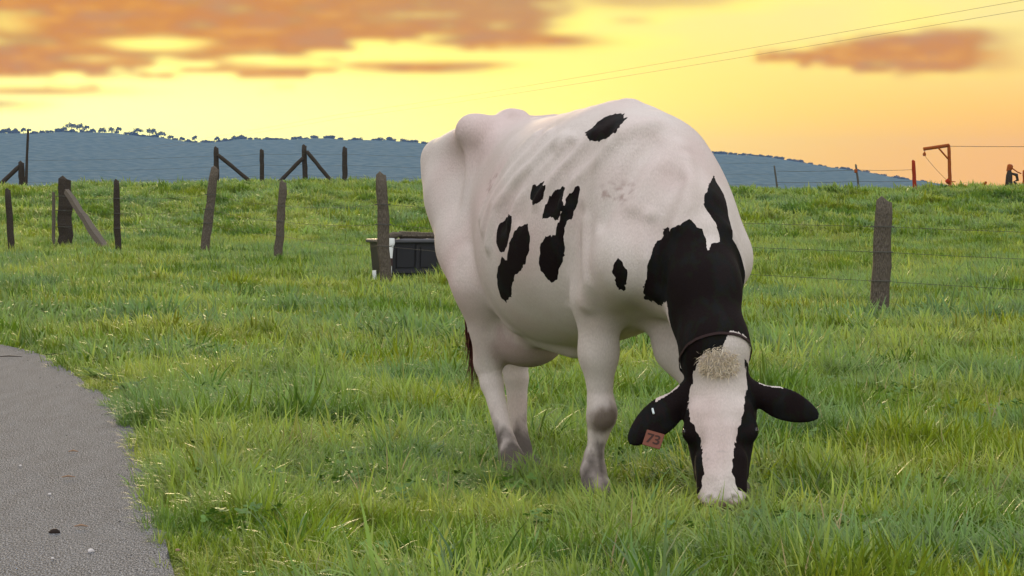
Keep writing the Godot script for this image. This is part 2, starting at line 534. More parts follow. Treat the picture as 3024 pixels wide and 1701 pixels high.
func grass_zone(called: String, label: String, d0: float, d1: float, per_m2: float, margin: float, meshes: Array, sd: int, size: float, m: Material) -> void:
	var rn := RandomNumberGenerator.new()
	rn.seed = sd
	var xf: Array = []
	var cols: Array = []
	for i in meshes.size():
		xf.append([])
		cols.append([])
	var area := (d1 - d0) * (0.1425 * (d0 + d1) + 2.0 * margin)
	var n := int(area * per_m2)
	var wmax := 0.1425 * d1 + margin
	var made := 0
	while made < n:
		var d := rn.randf_range(d0, d1)
		var x := rn.randf_range(-wmax, wmax)
		if absf(x) > 0.1425 * d + margin: continue
		made += 1
		var e := x - edge_x(d) if d < 31.0 else 9.0
		if e < -0.035: continue
		var z := -d
		var patch := noise.get_noise_2d(x * 2.1 + 90.0, z * 2.1)
		var broad := noise.get_noise_2d(x * 0.55 - 30.0, z * 0.55)
		var fine := noise2.get_noise_2d(x * 1.6, z * 1.6)
		var s := size * (1.0 + 0.95 * patch + 0.45 * broad + 0.55 * fine) * rn.randf_range(0.7, 1.25)
		s = maxf(s, 0.38)
		if fine + 0.6 * patch < -0.42 and rn.randf() < 0.55: continue      # thin spots
		if d < 21.0:
			s *= 1.0 - 0.42 * exp(-pow(Vector2((x - 0.03) * 1.2, d - 13.5).length() / 0.75, 2.0)) - 0.30 * exp(-pow(Vector2(x - 0.30, d - 12.6).length() / 0.4, 2.0))
		elif d > 40.5 and d < 43.2 and x > -1.7 and x < 0.2:
			s *= 0.6
		if e < 0.25: s *= clampf(0.6 + 1.6 * e, 0.5, 1.0)
		var near_mouth := Vector2(x - 0.70, d - 11.72).length()
		s *= 0.55 + 0.45 * smoothstep(0.10, 0.30, near_mouth)
		var yaw := rn.randf() * TAU
		var tilt_dir := 2.6 * noise.get_noise_2d(x * 0.9 + 7.0, z * 0.9) + 0.4
		var tilt := 0.28 + 0.35 * fine
		var b := Basis(Vector3(-sin(tilt_dir), 0, cos(tilt_dir)), -tilt) * Basis(Vector3.UP, yaw)
		b = b.scaled(Vector3(s, s * rn.randf_range(0.85, 1.15), s))
		var k := rn.randi_range(0, meshes.size() - 1)
		xf[k].append(Transform3D(b, Vector3(x, ground_height(x, z), z)))
		# yellower and bluer patches of different grasses
		var hue := noise.get_noise_2d(x * 0.8 + 200.0, z * 0.8) + 0.5 * noise2.get_noise_2d(x + 50.0, z)
		var c := Color(0.190, 0.285, 0.042)
		c = c.lerp(Color(0.285, 0.340, 0.040), clampf(hue * 2.4, 0.0, 1.0))
		c = c.lerp(Color(0.130, 0.232, 0.054), clampf(-hue * 2.4, 0.0, 1.0))
		c = c * rn.randf_range(0.82, 1.18)
		cols[k].append(c)
	var root := Node3D.new()
	root.name = numbered(called)
	add_child(root)
	meta(root, label, "grass", "", "stuff")
	for k in meshes.size():
		var mm := MultiMesh.new()
		mm.transform_format = MultiMesh.TRANSFORM_3D
		mm.use_colors = true
		mm.mesh = meshes[k]
		mm.instance_count = xf[k].size()
		for i in xf[k].size():
			mm.set_instance_transform(i, xf[k][i])
			mm.set_instance_color(i, cols[k][i])
		var o := MultiMeshInstance3D.new()
		o.name = "tufts"
		o.multimesh = mm
		o.material_override = m
		root.add_child(o, true)
		o.set_meta("kind", "stuff")

func clover_mesh() -> Array:
	var out: Array = []
	for v in 3:
		var rn := RandomNumberGenerator.new()
		rn.seed = 600 + v
		var st := SurfaceTool.new()
		st.begin(Mesh.PRIMITIVE_TRIANGLES)
		for i in 9:
			var a := rn.randf() * TAU
			var c := Vector3(cos(a), 0, sin(a)) * 0.07 * sqrt(rn.randf()) + Vector3(0, rn.randf_range(0.04, 0.10), 0)
			var tilt := Basis(Vector3(rn.randfn(), 0, rn.randfn()).normalized(), rn.randf_range(0.0, 0.6))
			var k := rn.randf_range(0.7, 1.3)
			for j in 3:
				var b := tilt * Basis(Vector3.UP, TAU * j / 3.0)
				var ring := PackedVector3Array()
				for q in 7:
					var u := TAU * q / 6.0
					ring.append(c + b * Vector3(0.011 + 0.0105 * cos(u), 0.002 * cos(u), 0.009 * sin(u)))
				for q in 6:
					for p in [c + b * Vector3(0.011, -0.001, 0), ring[q], ring[q + 1]]:
						st.set_normal(b.y)
						st.set_color(Color(k, k, k))
						st.add_vertex(p)
		out.append(st.commit())
	return out

func make_gravel() -> void:
	var rn := RandomNumberGenerator.new()
	rn.seed = 91
	var mm := MultiMesh.new()
	mm.transform_format = MultiMesh.TRANSFORM_3D
	mm.use_colors = true
	mm.mesh = tube(PackedVector3Array([Vector3(0, -0.5, 0), Vector3(0, -0.1, 0), Vector3(0.1, 0.4, 0), Vector3(0.1, 0.6, 0)]), PackedFloat32Array([0.8, 1.0, 0.8, 0.3]), 7, 0.8, 0.25, 3)
	var n := 900
	mm.instance_count = n
	for i in n:
		var d := rn.randf_range(8.5, 26.0)
		var x := edge_x(d) - absf(rn.randfn()) * 0.10 + 0.02
		if i % 4 == 0: x = edge_x(d) - rn.randf_range(0.0, 1.6)
		var s := rn.randf_range(0.0012, 0.0042)
		mm.set_instance_transform(i, Transform3D(Basis(Vector3.UP, rn.randf() * TAU).scaled(Vector3(s, s * 0.6, s)), Vector3(x, 0.031, -d)))
		var k := rn.randf_range(0.03, 0.30)
		mm.set_instance_color(i, Color(k, k * 0.93, k * 0.85))
	var o := MultiMeshInstance3D.new()
	o.name = numbered("gravel")
	o.multimesh = mm
	var m := mat(Color.WHITE, 0.95, 0.2)
	m.vertex_color_use_as_albedo = true
	o.material_override = m
	add_child(o)
	meta(o, "fine gravel and crumbs scattered along the edge of the path", "gravel", "", "stuff")

func dry_mesh(sd: int) -> ArrayMesh:
	var rn := RandomNumberGenerator.new()
	rn.seed = sd
	var st := SurfaceTool.new()
	st.begin(Mesh.PRIMITIVE_TRIANGLES)
	for i in 4:
		var k := rn.randf_range(0.7, 1.3)
		blade_into(st, rn, Vector3(rn.randf_range(-0.03, 0.03), 0, rn.randf_range(-0.03, 0.03)), rn.randf() * TAU, rn.randf_range(0.1, 0.7), rn.randf_range(0.0, 1.0), rn.randf_range(0.08, 0.2), 0.004, Color(k, k, k), 4)
	return st.commit()

func scatter(called: String, label: String, category: String, meshes: Array, m: Material, n: int, d0: float, d1: float, sd: int, above: float, size: float, tint: Color) -> void:
	var rn := RandomNumberGenerator.new()
	rn.seed = sd
	var root := Node3D.new()
	root.name = numbered(called)
	add_child(root)
	meta(root, label, category, "", "stuff")
	var xf: Array = []
	for k in meshes: xf.append([])
	for i in n:
		var d := d0 + (d1 - d0) * pow(rn.randf(), 1.2)
		var x := rn.randf_range(-1, 1) * (0.1425 * d + 1.2)
		if d < 31.0 and x < edge_x(d) + 0.12: continue
		if noise.get_noise_2d(x * 1.7 + 11.0 * sd, -d * 1.7) < above and rn.randf() > 0.08: continue
		if Vector2(x - 0.70, d - 11.72).length() < 0.3: continue
		var s := size * rn.randf_range(0.65, 1.25)
		xf[rn.randi_range(0, meshes.size() - 1)].append([Transform3D(Basis(Vector3.UP, rn.randf() * TAU).scaled(Vector3.ONE * s), Vector3(x, ground_height(x, -d), -d)), tint * rn.randf_range(0.75, 1.25)])
	for k in meshes.size():
		var mm := MultiMesh.new()
		mm.transform_format = MultiMesh.TRANSFORM_3D
		mm.use_colors = true
		mm.mesh = meshes[k]
		mm.instance_count = xf[k].size()
		for i in xf[k].size():
			mm.set_instance_transform(i, xf[k][i][0])
			mm.set_instance_color(i, xf[k][i][1])
		var o := MultiMeshInstance3D.new()
		o.name = "plants"
		o.multimesh = mm
		o.material_override = m
		root.add_child(o, true)
		o.set_meta("kind", "stuff")

func make_grass() -> void:
	var m := mat(Color.WHITE, 0.5, 0.45)
	m.vertex_color_use_as_albedo = true
	m.backlight_enabled = true
	m.backlight = Color(0.75, 0.8, 0.5)
	var near: Array = []
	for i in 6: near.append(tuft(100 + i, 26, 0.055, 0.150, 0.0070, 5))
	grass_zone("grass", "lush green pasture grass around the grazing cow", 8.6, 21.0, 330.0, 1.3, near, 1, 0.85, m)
	var clover := clover_mesh()
	var cm := mat(Color.WHITE, 0.6, 0.35)
	cm.vertex_color_use_as_albedo = true
	cm.backlight_enabled = true
	cm.backlight = Color(0.5, 0.6, 0.35)
	scatter("clover", "small patches of round leaved clover among the grass", "clover", clover, cm, 2600, 9.0, 24.0, 5, 0.20, 0.9, Color(0.10, 0.19, 0.035))
	var dry: Array = []
	for i in 2: dry.append(dry_mesh(700 + i))
	scatter("dry_stalks", "thin straw coloured dead stalks standing in the grass", "stalks", dry, cm, 400, 9.0, 30.0, 6, -0.2, 1.0, Color(0.34, 0.27, 0.13))
	var tall: Array = []
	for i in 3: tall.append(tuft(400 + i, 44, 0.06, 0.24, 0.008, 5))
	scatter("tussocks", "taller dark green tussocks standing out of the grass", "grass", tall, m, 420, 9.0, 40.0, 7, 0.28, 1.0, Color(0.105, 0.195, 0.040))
	make_gravel()
	var mid: Array = []
	for i in 5: mid.append(tuft(200 + i, 26, 0.10, 0.13, 0.011, 3))
	grass_zone("meadow_grass", "green meadow grass between the cow and the wire fence", 21.0, 72.0, 95.0, 2.0, mid, 2, 0.9, m)
	var far: Array = []
	for i in 5: far.append(tuft(300 + i, 30, 0.20, 0.17, 0.022, 3))
	grass_zone("bank_grass", "thick tussocky grass covering the low bank behind the fence", 72.0, 114.0, 34.0, 2.5, far, 3, 0.85, m)

# ------------------------------------------------------------------ posts, wire, trough and the small things
func wood(lo: Color, hi: Color, sd: int) -> StandardMaterial3D:
	var m := mat(Color.WHITE, 0.95, 0.15)
	m.albedo_texture = noise_tex(0.05, 256, lo, hi, sd, 5)
	m.uv1_triplanar = true
	m.uv1_scale = Vector3(9.0, 1.3, 9.0)
	m.normal_enabled = true
	m.normal_texture = normal_tex(0.08, 256, sd + 1, 8.0)
	m.normal_scale = 1.0
	return m

# a weathered post from the ground to a leaning top
func post_mesh(foot: Vector3, head: Vector3, r0: float, r1: float, sides: int, sd: int, rough := 0.10) -> ArrayMesh:
	var pts := PackedVector3Array()
	var rad := PackedFloat32Array()
	var rn := RandomNumberGenerator.new()
	rn.seed = sd
	var n := 9
	for k in n + 1:
		var u := float(k) / n
		pts.append(foot.lerp(head, u) + Vector3(rn.randf_range(-1, 1), 0, rn.randf_range(-1, 1)) * r0 * 0.10)
		rad.append(lerpf(r0, r1, u) * (1.0 if k < n else 0.9) * rn.randf_range(0.95, 1.05))
	pts.append(pts[n] + Vector3(r1 * 0.2, r1 * 0.22, 0))
	rad.append(r1 * 0.62)
	return tube(pts, rad, sides, 0.9, rough, sd)

func wire_mesh(pts: PackedVector3Array, r: float, sag: float) -> ArrayMesh:
	var full := PackedVector3Array()
	for i in pts.size() - 1:
		for k in 8:
			var u := k / 8.0
			full.append(pts[i].lerp(pts[i + 1], u) - Vector3(0, sag * 4.0 * u * (1.0 - u), 0))
	full.append(pts[pts.size() - 1])
	var rad := PackedFloat32Array()
	for p in full: rad.append(r)
	return tube(full, rad, 5)

func g3(x: float, d: float, up := 0.0) -> Vector3:
	return Vector3(x, ground_height(x, -d) + up, -d)

func make_near_fence(dark: Material, grey: Material, pale: Material, wire: Material) -> void:
	var at := Vector3(-1.45, 0, -41.4)
	var f := thing("wire_fence", "old wire fence on leaning weathered wooden posts crossing the meadow", "fence", at)
	# x, distance, lean across, lean along, height, radius, sides
	var posts := [[6.9, 25.0, 0.0, 0.0, 1.05, 0.07, 9], [3.173, 31.19, 0.045, 0.0, 1.0, 0.083, 9], [-1.448, 41.4, -0.055, 0.0, 1.27, 0.078, 6], [-3.519, 53.7, 0.11, 0.0, 1.21, 0.062, 8], [-5.096, 59.3, 0.20, 0.0, 1.45, 0.085, 8], [-6.622, 60.6, -0.03, 0.0, 1.25, 0.06, 8], [-8.18, 65.8, -0.005, 0.0, 1.29, 0.145, 5]]
	var made: Array = []
	for i in posts.size():
		var q: Array = posts[i]
		var foot := g3(q[0], q[1], -0.25) - at
		var head := g3(q[0] + q[2], q[1] + q[3], q[4]) - at
		head.y = q[4]
		var o := part("post", post_mesh(foot, head, q[5] * 1.05, q[5] * 0.92, q[6], 40 + i, 0.13), grey if i in [1, 2, 3, 4] else dark, f)
		made.append(o)
		if i == 6: o.set_meta("label", "thick dark corner post")
	part("brace", post_mesh(Vector3(-6.86, -0.05, -61.6) - at, Vector3(-8.06, 1.06, -65.3) - at, 0.10, 0.07, 5, 71, 0.18), pale, f)
	part("board", post_mesh(Vector3(-8.36, -0.1, -65.7) - at, Vector3(-8.36, 1.05, -65.7) - at, 0.035, 0.03, 4, 72, 0.1), pale, f)
	for hgt in [[0.78, 0.93, 0.86, 1.02, 0.95, 0.98], [0.56, 0.70, 0.63, 0.78, 0.70, 0.72], [0.31, 0.45, 0.42, 0.55, 0.45, 0.42]]:
		var pts := PackedVector3Array()
		for i in posts.size():
			var q: Array = posts[i]
			var h: float = hgt[maxi(i - 1, 0)]
			pts.append(Vector3(q[0] + q[2] * h / q[4], h, -q[1] + q[5] + 0.01) - at)
		part("wire", wire_mesh(pts, 0.002, 0.035), wire, f)
		for i in range(1, posts.size()):                     # the turn of wire round each post
			var q: Array = posts[i]
			var h: float = hgt[maxi(i - 1, 0)]
			var ring := PackedVector3Array()
			var c := Vector3(q[0] + q[2] * h / q[4], h, -q[1]) - at
			for k in 13:
				ring.append(c + Vector3(cos(TAU * k / 12.0), 0.03 * sin(TAU * k / 12.0), sin(TAU * k / 12.0)) * (q[5] * 1.16))
			part("wire_tie", wire_mesh(ring, 0.0045, 0.0), wire, made[i])
	# one thin stake of another line, nearer
	var s := thing("fence_stake", "thin dark wooden stake standing apart before the thick corner post", "stake", g3(-8.223, 59.3))
	part("stake", post_mesh(Vector3(0, -0.2, 0), Vector3(-0.08, 1.08, 0), 0.062, 0.052, 8, 55, 0.1), dark, s)

func make_crest(dark: Material, grey: Material, wire: Material, rust: Material, red: Material) -> void:
	var d := 108.0
	var up := func(x: float, y: float) -> Vector3: return Vector3(x, y, -d)
	var at := g3(-7.0, d)
	var f := thing("wire_fence", "dark braced fence posts standing on the bank against the blue hills", "fence", at)
	for q in [[-8.846, 2.357, 0.085, -8.865], [-7.478, 2.286, 0.075, -7.496], [-6.189, 2.418, 0.09, -6.228], [-5.012, 2.357, 0.085, -5.011]]:
		part("post", post_mesh(g3(q[0], d, -0.3) - at, up.call(q[3], q[1]) - at, q[2], q[2] * 0.9, 7, int(q[2] * 9999), 0.08), dark, f)
	for q in [[-8.80, 2.14, -7.62, 1.17], [-6.26, 2.05, -7.12, 1.17], [-6.15, 2.25, -5.24, 1.14]]:
		part("brace", post_mesh(up.call(q[2], q[3]) + Vector3(0, 0, 0.1) - at, up.call(q[0], q[1]) + Vector3(0, 0, 0.1) - at, 0.06, 0.058, 6, int(q[1] * 991), 0.08), dark, f)
	for h in [0.95, 0.62, 0.30]:
		var pts := PackedVector3Array()
		for x in [-14.6, -8.85, -7.48, -6.2, -5.01, 3.0, 7.98]: pts.append(g3(x, d, h) + Vector3(0, 0, 0.12) - at)
		part("wire", wire_mesh(pts, 0.003, 0.03), wire, f)
	at = g3(-14.68, d)
	f = thing("strainer_post", "dark strainer post with a slanting brace beside a tall thin pole", "post", at)
	part("post", post_mesh(Vector3(0, -0.3, 0), up.call(-14.699, 1.911) - at, 0.11, 0.10, 7, 81, 0.08), dark, f)
	part("brace", post_mesh(up.call(-15.75, 0.85) - at, up.call(-14.76, 1.80) - at, 0.075, 0.07, 6, 82, 0.08), dark, f)
	at = g3(-14.52, d)
	f = thing("metal_pole", "tall thin leaning pole beside the braced strainer post", "pole", at)
	part("pole", post_mesh(Vector3(-0.03, -0.3, 0.2), up.call(-14.47, 2.88) + Vector3(0, 0, 0.2) - at, 0.05, 0.035, 7, 83, 0.04), dark, f)
	# right hand fence
	at = g3(10.4, d)
	f = thing("stake_fence", "thin leaning metal stakes and a red post on the right of the bank", "fence", at)
	part("stake", post_mesh(g3(8.0, d, -0.2) - at, up.call(7.86, 1.81) - at, 0.032, 0.026, 6, 84, 0.05), wire, f)
	part("stake", post_mesh(g3(10.44, d, -0.2) - at, up.call(10.30, 1.85) - at, 0.034, 0.03, 6, 85, 0.05), wire, f)
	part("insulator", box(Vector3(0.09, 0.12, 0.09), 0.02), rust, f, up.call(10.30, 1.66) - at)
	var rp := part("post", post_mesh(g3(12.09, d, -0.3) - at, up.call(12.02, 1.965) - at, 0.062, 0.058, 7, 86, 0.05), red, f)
	rp.set_meta("label", "post with red sky glow put into its colour")
	for h in [0.70, 0.36]:
		part("wire", wire_mesh(PackedVector3Array([g3(7.95, d, h) - at, g3(10.4, d, h) - at, g3(12.05, d, h) - at]), 0.006, 0.02), wire, f)
	# rusty post, sky glow put into its orange, with an arm, pulley and winch
	at = g3(13.14, d)
	f = thing("gallows_post", "rusty post coloured orange by sky glow with an overhanging arm and a pulley hanging from it", "hoist", at)
	var base := at
	var o := func(x: float, y: float, z := 0.0) -> Vector3: return Vector3(x, y, -d + z) - base
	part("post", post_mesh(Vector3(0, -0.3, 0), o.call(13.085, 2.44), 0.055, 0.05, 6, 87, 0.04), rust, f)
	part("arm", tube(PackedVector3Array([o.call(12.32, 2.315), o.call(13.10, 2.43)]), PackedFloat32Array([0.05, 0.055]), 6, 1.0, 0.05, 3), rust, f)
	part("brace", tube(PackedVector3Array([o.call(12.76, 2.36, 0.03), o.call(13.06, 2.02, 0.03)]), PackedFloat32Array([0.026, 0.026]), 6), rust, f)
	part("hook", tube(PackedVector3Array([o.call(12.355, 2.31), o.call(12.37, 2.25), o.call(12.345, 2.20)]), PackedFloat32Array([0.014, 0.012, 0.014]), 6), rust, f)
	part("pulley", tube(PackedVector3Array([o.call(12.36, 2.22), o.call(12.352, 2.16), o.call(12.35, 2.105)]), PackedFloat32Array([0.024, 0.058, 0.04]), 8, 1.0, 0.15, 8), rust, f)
	part("rope", wire_mesh(PackedVector3Array([o.call(12.36, 2.12), o.call(13.03, 1.38)]), 0.006, 0.03), wire, f)
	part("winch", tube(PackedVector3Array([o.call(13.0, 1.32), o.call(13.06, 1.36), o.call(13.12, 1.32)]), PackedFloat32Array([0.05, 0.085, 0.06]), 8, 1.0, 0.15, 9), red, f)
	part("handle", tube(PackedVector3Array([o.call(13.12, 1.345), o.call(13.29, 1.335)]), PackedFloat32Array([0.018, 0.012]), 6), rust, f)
	top("cable", wire_mesh(PackedVector3Array([Vector3(13.10, 2.40, -d), Vector3(19.5, 2.42, -d + 2.0)]), 0.008, 0.03), wire, "thin cable running level from the top of the glow orange post", "cable")
	# two planks and an old pump
	var b1 := top("plank", post_mesh(Vector3(-0.25, 0.12, 0), Vector3(0.24, 0.0, 0), 0.045, 0.04, 5, 88, 0.1), rust, "broken plank lying almost flat beside the glow orange post", "plank", "", "", g3(13.69, d, 0.09))
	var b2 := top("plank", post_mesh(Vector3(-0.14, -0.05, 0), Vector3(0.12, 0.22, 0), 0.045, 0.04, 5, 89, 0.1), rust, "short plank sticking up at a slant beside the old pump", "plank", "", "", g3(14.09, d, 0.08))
	at = g3(14.88, d)
	f = thing("water_pump", "dark old water pump with pipes standing on the bank", "pump", at)
	part("column", tube(PackedVector3Array([Vector3(0, -0.2, 0), Vector3(0, 0.2, 0), Vector3(0.01, 0.45, 0), Vector3(0.02, 0.6, 0)]), PackedFloat32Array([0.12, 0.11, 0.10, 0.06]), 9, 1.0, 0.12, 11), dark, f)
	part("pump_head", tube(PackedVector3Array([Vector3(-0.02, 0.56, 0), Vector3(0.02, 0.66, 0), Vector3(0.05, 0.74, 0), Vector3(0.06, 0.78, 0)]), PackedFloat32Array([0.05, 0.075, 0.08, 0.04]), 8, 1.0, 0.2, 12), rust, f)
	part("pipe", tube(PackedVector3Array([Vector3(0.06, 0.52, 0), Vector3(0.24, 0.46, 0), Vector3(0.27, 0.30, 0), Vector3(0.16, 0.26, 0), Vector3(0.30, 0.12, 0), Vector3(0.22, -0.05, 0)]), PackedFloat32Array([0.03, 0.06, 0.05, 0.04, 0.045, 0.04]), 7, 1.0, 0.1, 13), dark, f)
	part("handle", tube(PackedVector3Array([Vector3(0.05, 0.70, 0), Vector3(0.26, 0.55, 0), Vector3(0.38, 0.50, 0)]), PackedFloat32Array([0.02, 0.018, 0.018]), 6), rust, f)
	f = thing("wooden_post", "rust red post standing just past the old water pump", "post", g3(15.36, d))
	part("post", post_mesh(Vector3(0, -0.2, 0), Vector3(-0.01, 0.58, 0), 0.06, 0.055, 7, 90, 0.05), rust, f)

func make_trough(grey: Material, pale: Material) -> void:
	var at := g3(-1.49, 42.5)
	var t := thing("water_trough", "black plastic water trough with panelled sides in the long grass", "trough", at, deg_to_rad(19.0))
	var m := mat(lin(0.016, 0.016, 0.019), 0.5, 0.4)
	# tapered tub, open above: local x along the trough, z towards the back is negative
	var L := 1.7
	var W := 0.72
	var H := 0.46
	var st := SurfaceTool.new()
	st.begin(Mesh.PRIMITIVE_TRIANGLES)
	st.set_smooth_group(-1)
	var ring := func(y: float, inset: float) -> Array:
		return [Vector3(inset, y, -inset), Vector3(L - inset, y, -inset), Vector3(L - inset, y, -W + inset), Vector3(inset, y, -W + inset)]
	var rings := [ring.call(-0.08, 0.055), ring.call(H, 0.015), ring.call(H, 0.05), ring.call(0.05, 0.09)]
	for r in 3:
		for k in 4:
			var a: Vector3 = rings[r][k]
			var b: Vector3 = rings[r][(k + 1) % 4]
			var c: Vector3 = rings[r + 1][(k + 1) % 4]
			var e: Vector3 = rings[r + 1][k]
			for q in [a, e, b, b, e, c]: st.add_vertex(q)
	for q in [rings[3][0], rings[3][2], rings[3][1], rings[3][0], rings[3][3], rings[3][2]]: st.add_vertex(q)
	st.generate_normals()
	part("tub", st.commit(), m, t)
	var rm := mat(lin(0.06, 0.06, 0.065), 0.45, 0.4)
	part("rim", box(Vector3(L + 0.05, 0.045, 0.06), 0.012), rm, t, Vector3(L / 2, H + 0.012, 0.0))
	part("rim", box(Vector3(L + 0.05, 0.045, 0.06), 0.012), rm, t, Vector3(L / 2, H + 0.012, -W))
	part("rim", box(Vector3(0.06, 0.044, W - 0.06), 0.012), rm, t, Vector3(0.0, H + 0.012, -W / 2))
	part("rim", box(Vector3(0.06, 0.044, W - 0.06), 0.012), rm, t, Vector3(L, H + 0.012, -W / 2))
	for k in 6:
		var rib := part("rib", box(Vector3(0.05, 0.34, 0.03), 0.008), m, t, Vector3(0.10 + k * 0.30, 0.27, -0.022))
		rib.rotation.x = 0.075
	for k in 5:
		var pan := part("panel", box(Vector3(0.22, 0.24, 0.016), 0.006), m, t, Vector3(0.25 + k * 0.30, 0.28, -0.024))
		pan.rotation.x = 0.075
	part("foot_rail", box(Vector3(L - 0.1, 0.05, 0.03), 0.01), m, t, Vector3(L / 2, 0.11, -0.035))
	part("water", box(Vector3(L - 0.16, 0.004, W - 0.16)), mat(lin(0.02, 0.025, 0.02), 0.05, 0.5), t, Vector3(L / 2, 0.36, -W / 2))
	var b := top("driftwood_board", post_mesh(Vector3(-0.24, 0.0, 0.0), Vector3(0.25, -0.01, -0.1), 0.05, 0.035, 5, 93, 0.2), grey, "weathered brown board lying across the rim of the black trough", "board", "", "", at + Vector3(0.40, H + 0.085, -0.15))
	top("flat_stone", tube(PackedVector3Array([Vector3(-0.10, -0.015, 0), Vector3(0.0, 0.01, 0), Vector3(0.10, 0.025, 0)]), PackedFloat32Array([0.02, 0.045, 0.02]), 7, 0.8, 0.15, 4), pale, "pale flat slab lying on the corner of the black trough", "slab", "", "", at + Vector3(0.09, H + 0.075, -0.03))
	var wm := mat(lin(0.72, 0.75, 0.74), 0.4, 0.5)
	var p := thing("white_pipe", "white plastic standpipe with a dark joint at the trough corner", "pipe", at + Vector3(0.075, 0, 0.10))
	part("pipe", tube(PackedVector3Array([Vector3(-0.03, -0.15, 0), Vector3(-0.025, 0.19, 0)]), PackedFloat32Array([0.027, 0.027]), 10), wm, p)
	part("joint", tube(PackedVector3Array([Vector3(-0.025, 0.185, 0), Vector3(-0.02, 0.275, 0)]), PackedFloat32Array([0.034, 0.034]), 10), mat(lin(0.05, 0.03, 0.028), 0.7), p)
	part("pipe", tube(PackedVector3Array([Vector3(-0.02, 0.27, 0), Vector3(-0.005, 0.44, 0)]), PackedFloat32Array([0.027, 0.027]), 10), wm, p)
	part("tap", tube(PackedVector3Array([Vector3(-0.005, 0.43, 0), Vector3(0.0, 0.46, 0), Vector3(0.002, 0.51, 0)]), PackedFloat32Array([0.034, 0.038, 0.03]), 10), wm, p)
	p = thing("pipe_stub", "short white pipe stub in the grass left of the fence post by the trough", "pipe", at + Vector3(-0.125, 0, 0.03))
	part("pipe", tube(PackedVector3Array([Vector3(0, -0.1, 0), Vector3(-0.01, 0.13, 0)]), PackedFloat32Array([0.024, 0.024]), 10), wm, p)

func leaf_mesh(l: float, w: float, droop: float, sd: int) -> ArrayMesh:
	var st := SurfaceTool.new()
	st.begin(Mesh.PRIMITIVE_TRIANGLES)
	var rn := RandomNumberGenerator.new()
	rn.seed = sd
	var n := 7
	var rows: Array = []
	for k in n + 1:
		var u := float(k) / n
		var half := w * 0.5 * pow(sin(PI * pow(u, 0.8)), 0.75) + 0.002
		var y := l * (0.55 * u - droop * u * u)
		var x := l * u
		rows.append([Vector3(x, y + half * 0.35, -half * rn.randf_range(0.85, 1.15)), Vector3(x, y, 0), Vector3(x, y + half * 0.35, half * rn.randf_range(0.85, 1.15))])
	for k in n:
		for j in 2:
			st.set_smooth_group(0)
			for q in [rows[k][j], rows[k + 1][j], rows[k][j + 1], rows[k][j + 1], rows[k + 1][j], rows[k + 1][j + 1]]: st.add_vertex(q)
	st.generate_normals()
	return st.commit()

func make_weeds() -> void:
	var m := mat(lin(0.04, 0.075, 0.03), 0.6, 0.35)
	m.backlight_enabled = true
	m.backlight = Color(0.5, 0.6, 0.3)
	var m2 := mat(lin(0.095, 0.13, 0.07), 0.65, 0.3)
	m2.backlight_enabled = true
	m2.backlight = Color(0.5, 0.55, 0.35)
	var leaves: Array = []
	for i in 4: leaves.append(leaf_mesh(0.13, 0.06, 0.42, 500 + i))
	var rn := RandomNumberGenerator.new()
	rn.seed = 77
	var spots := [[-2.16, 19.75, 1.05], [-2.0, 18.95, 1.0], [-2.36, 20.5, 0.95], [-1.88, 21.2, 1.1], [-0.86, 10.9, 0.55], [-1.09, 12.4, 0.5], [-1.17, 12.9, 0.6]]
	for i in spots.size():
		var q: Array = spots[i]
		var by_path: bool = i < 4
		var t := thing("dock_weed", "broad leaved dark green weed at the bend of the path" if by_path else "low broad leaved weed on the straight edge of the path", "weed", g3(q[0], q[1]), rn.randf() * TAU, "weeds at the bend of the path" if by_path else "low weeds along the path edge")
		for k in 18:
			var o := part("leaf", leaves[rn.randi_range(0, 3)], m if by_path else m2, t, Vector3(0, 0.02, 0))
			var s: float = q[2] * rn.randf_range(0.65, 1.2)
			o.transform = Transform3D(Basis(Vector3.UP, k * 2.4 + rn.randf_range(-0.3, 0.3)) * Basis(Vector3.BACK, rn.randf_range(-0.1, 0.75)).scaled(Vector3.ONE * s), Vector3(0, 0.0, 0))

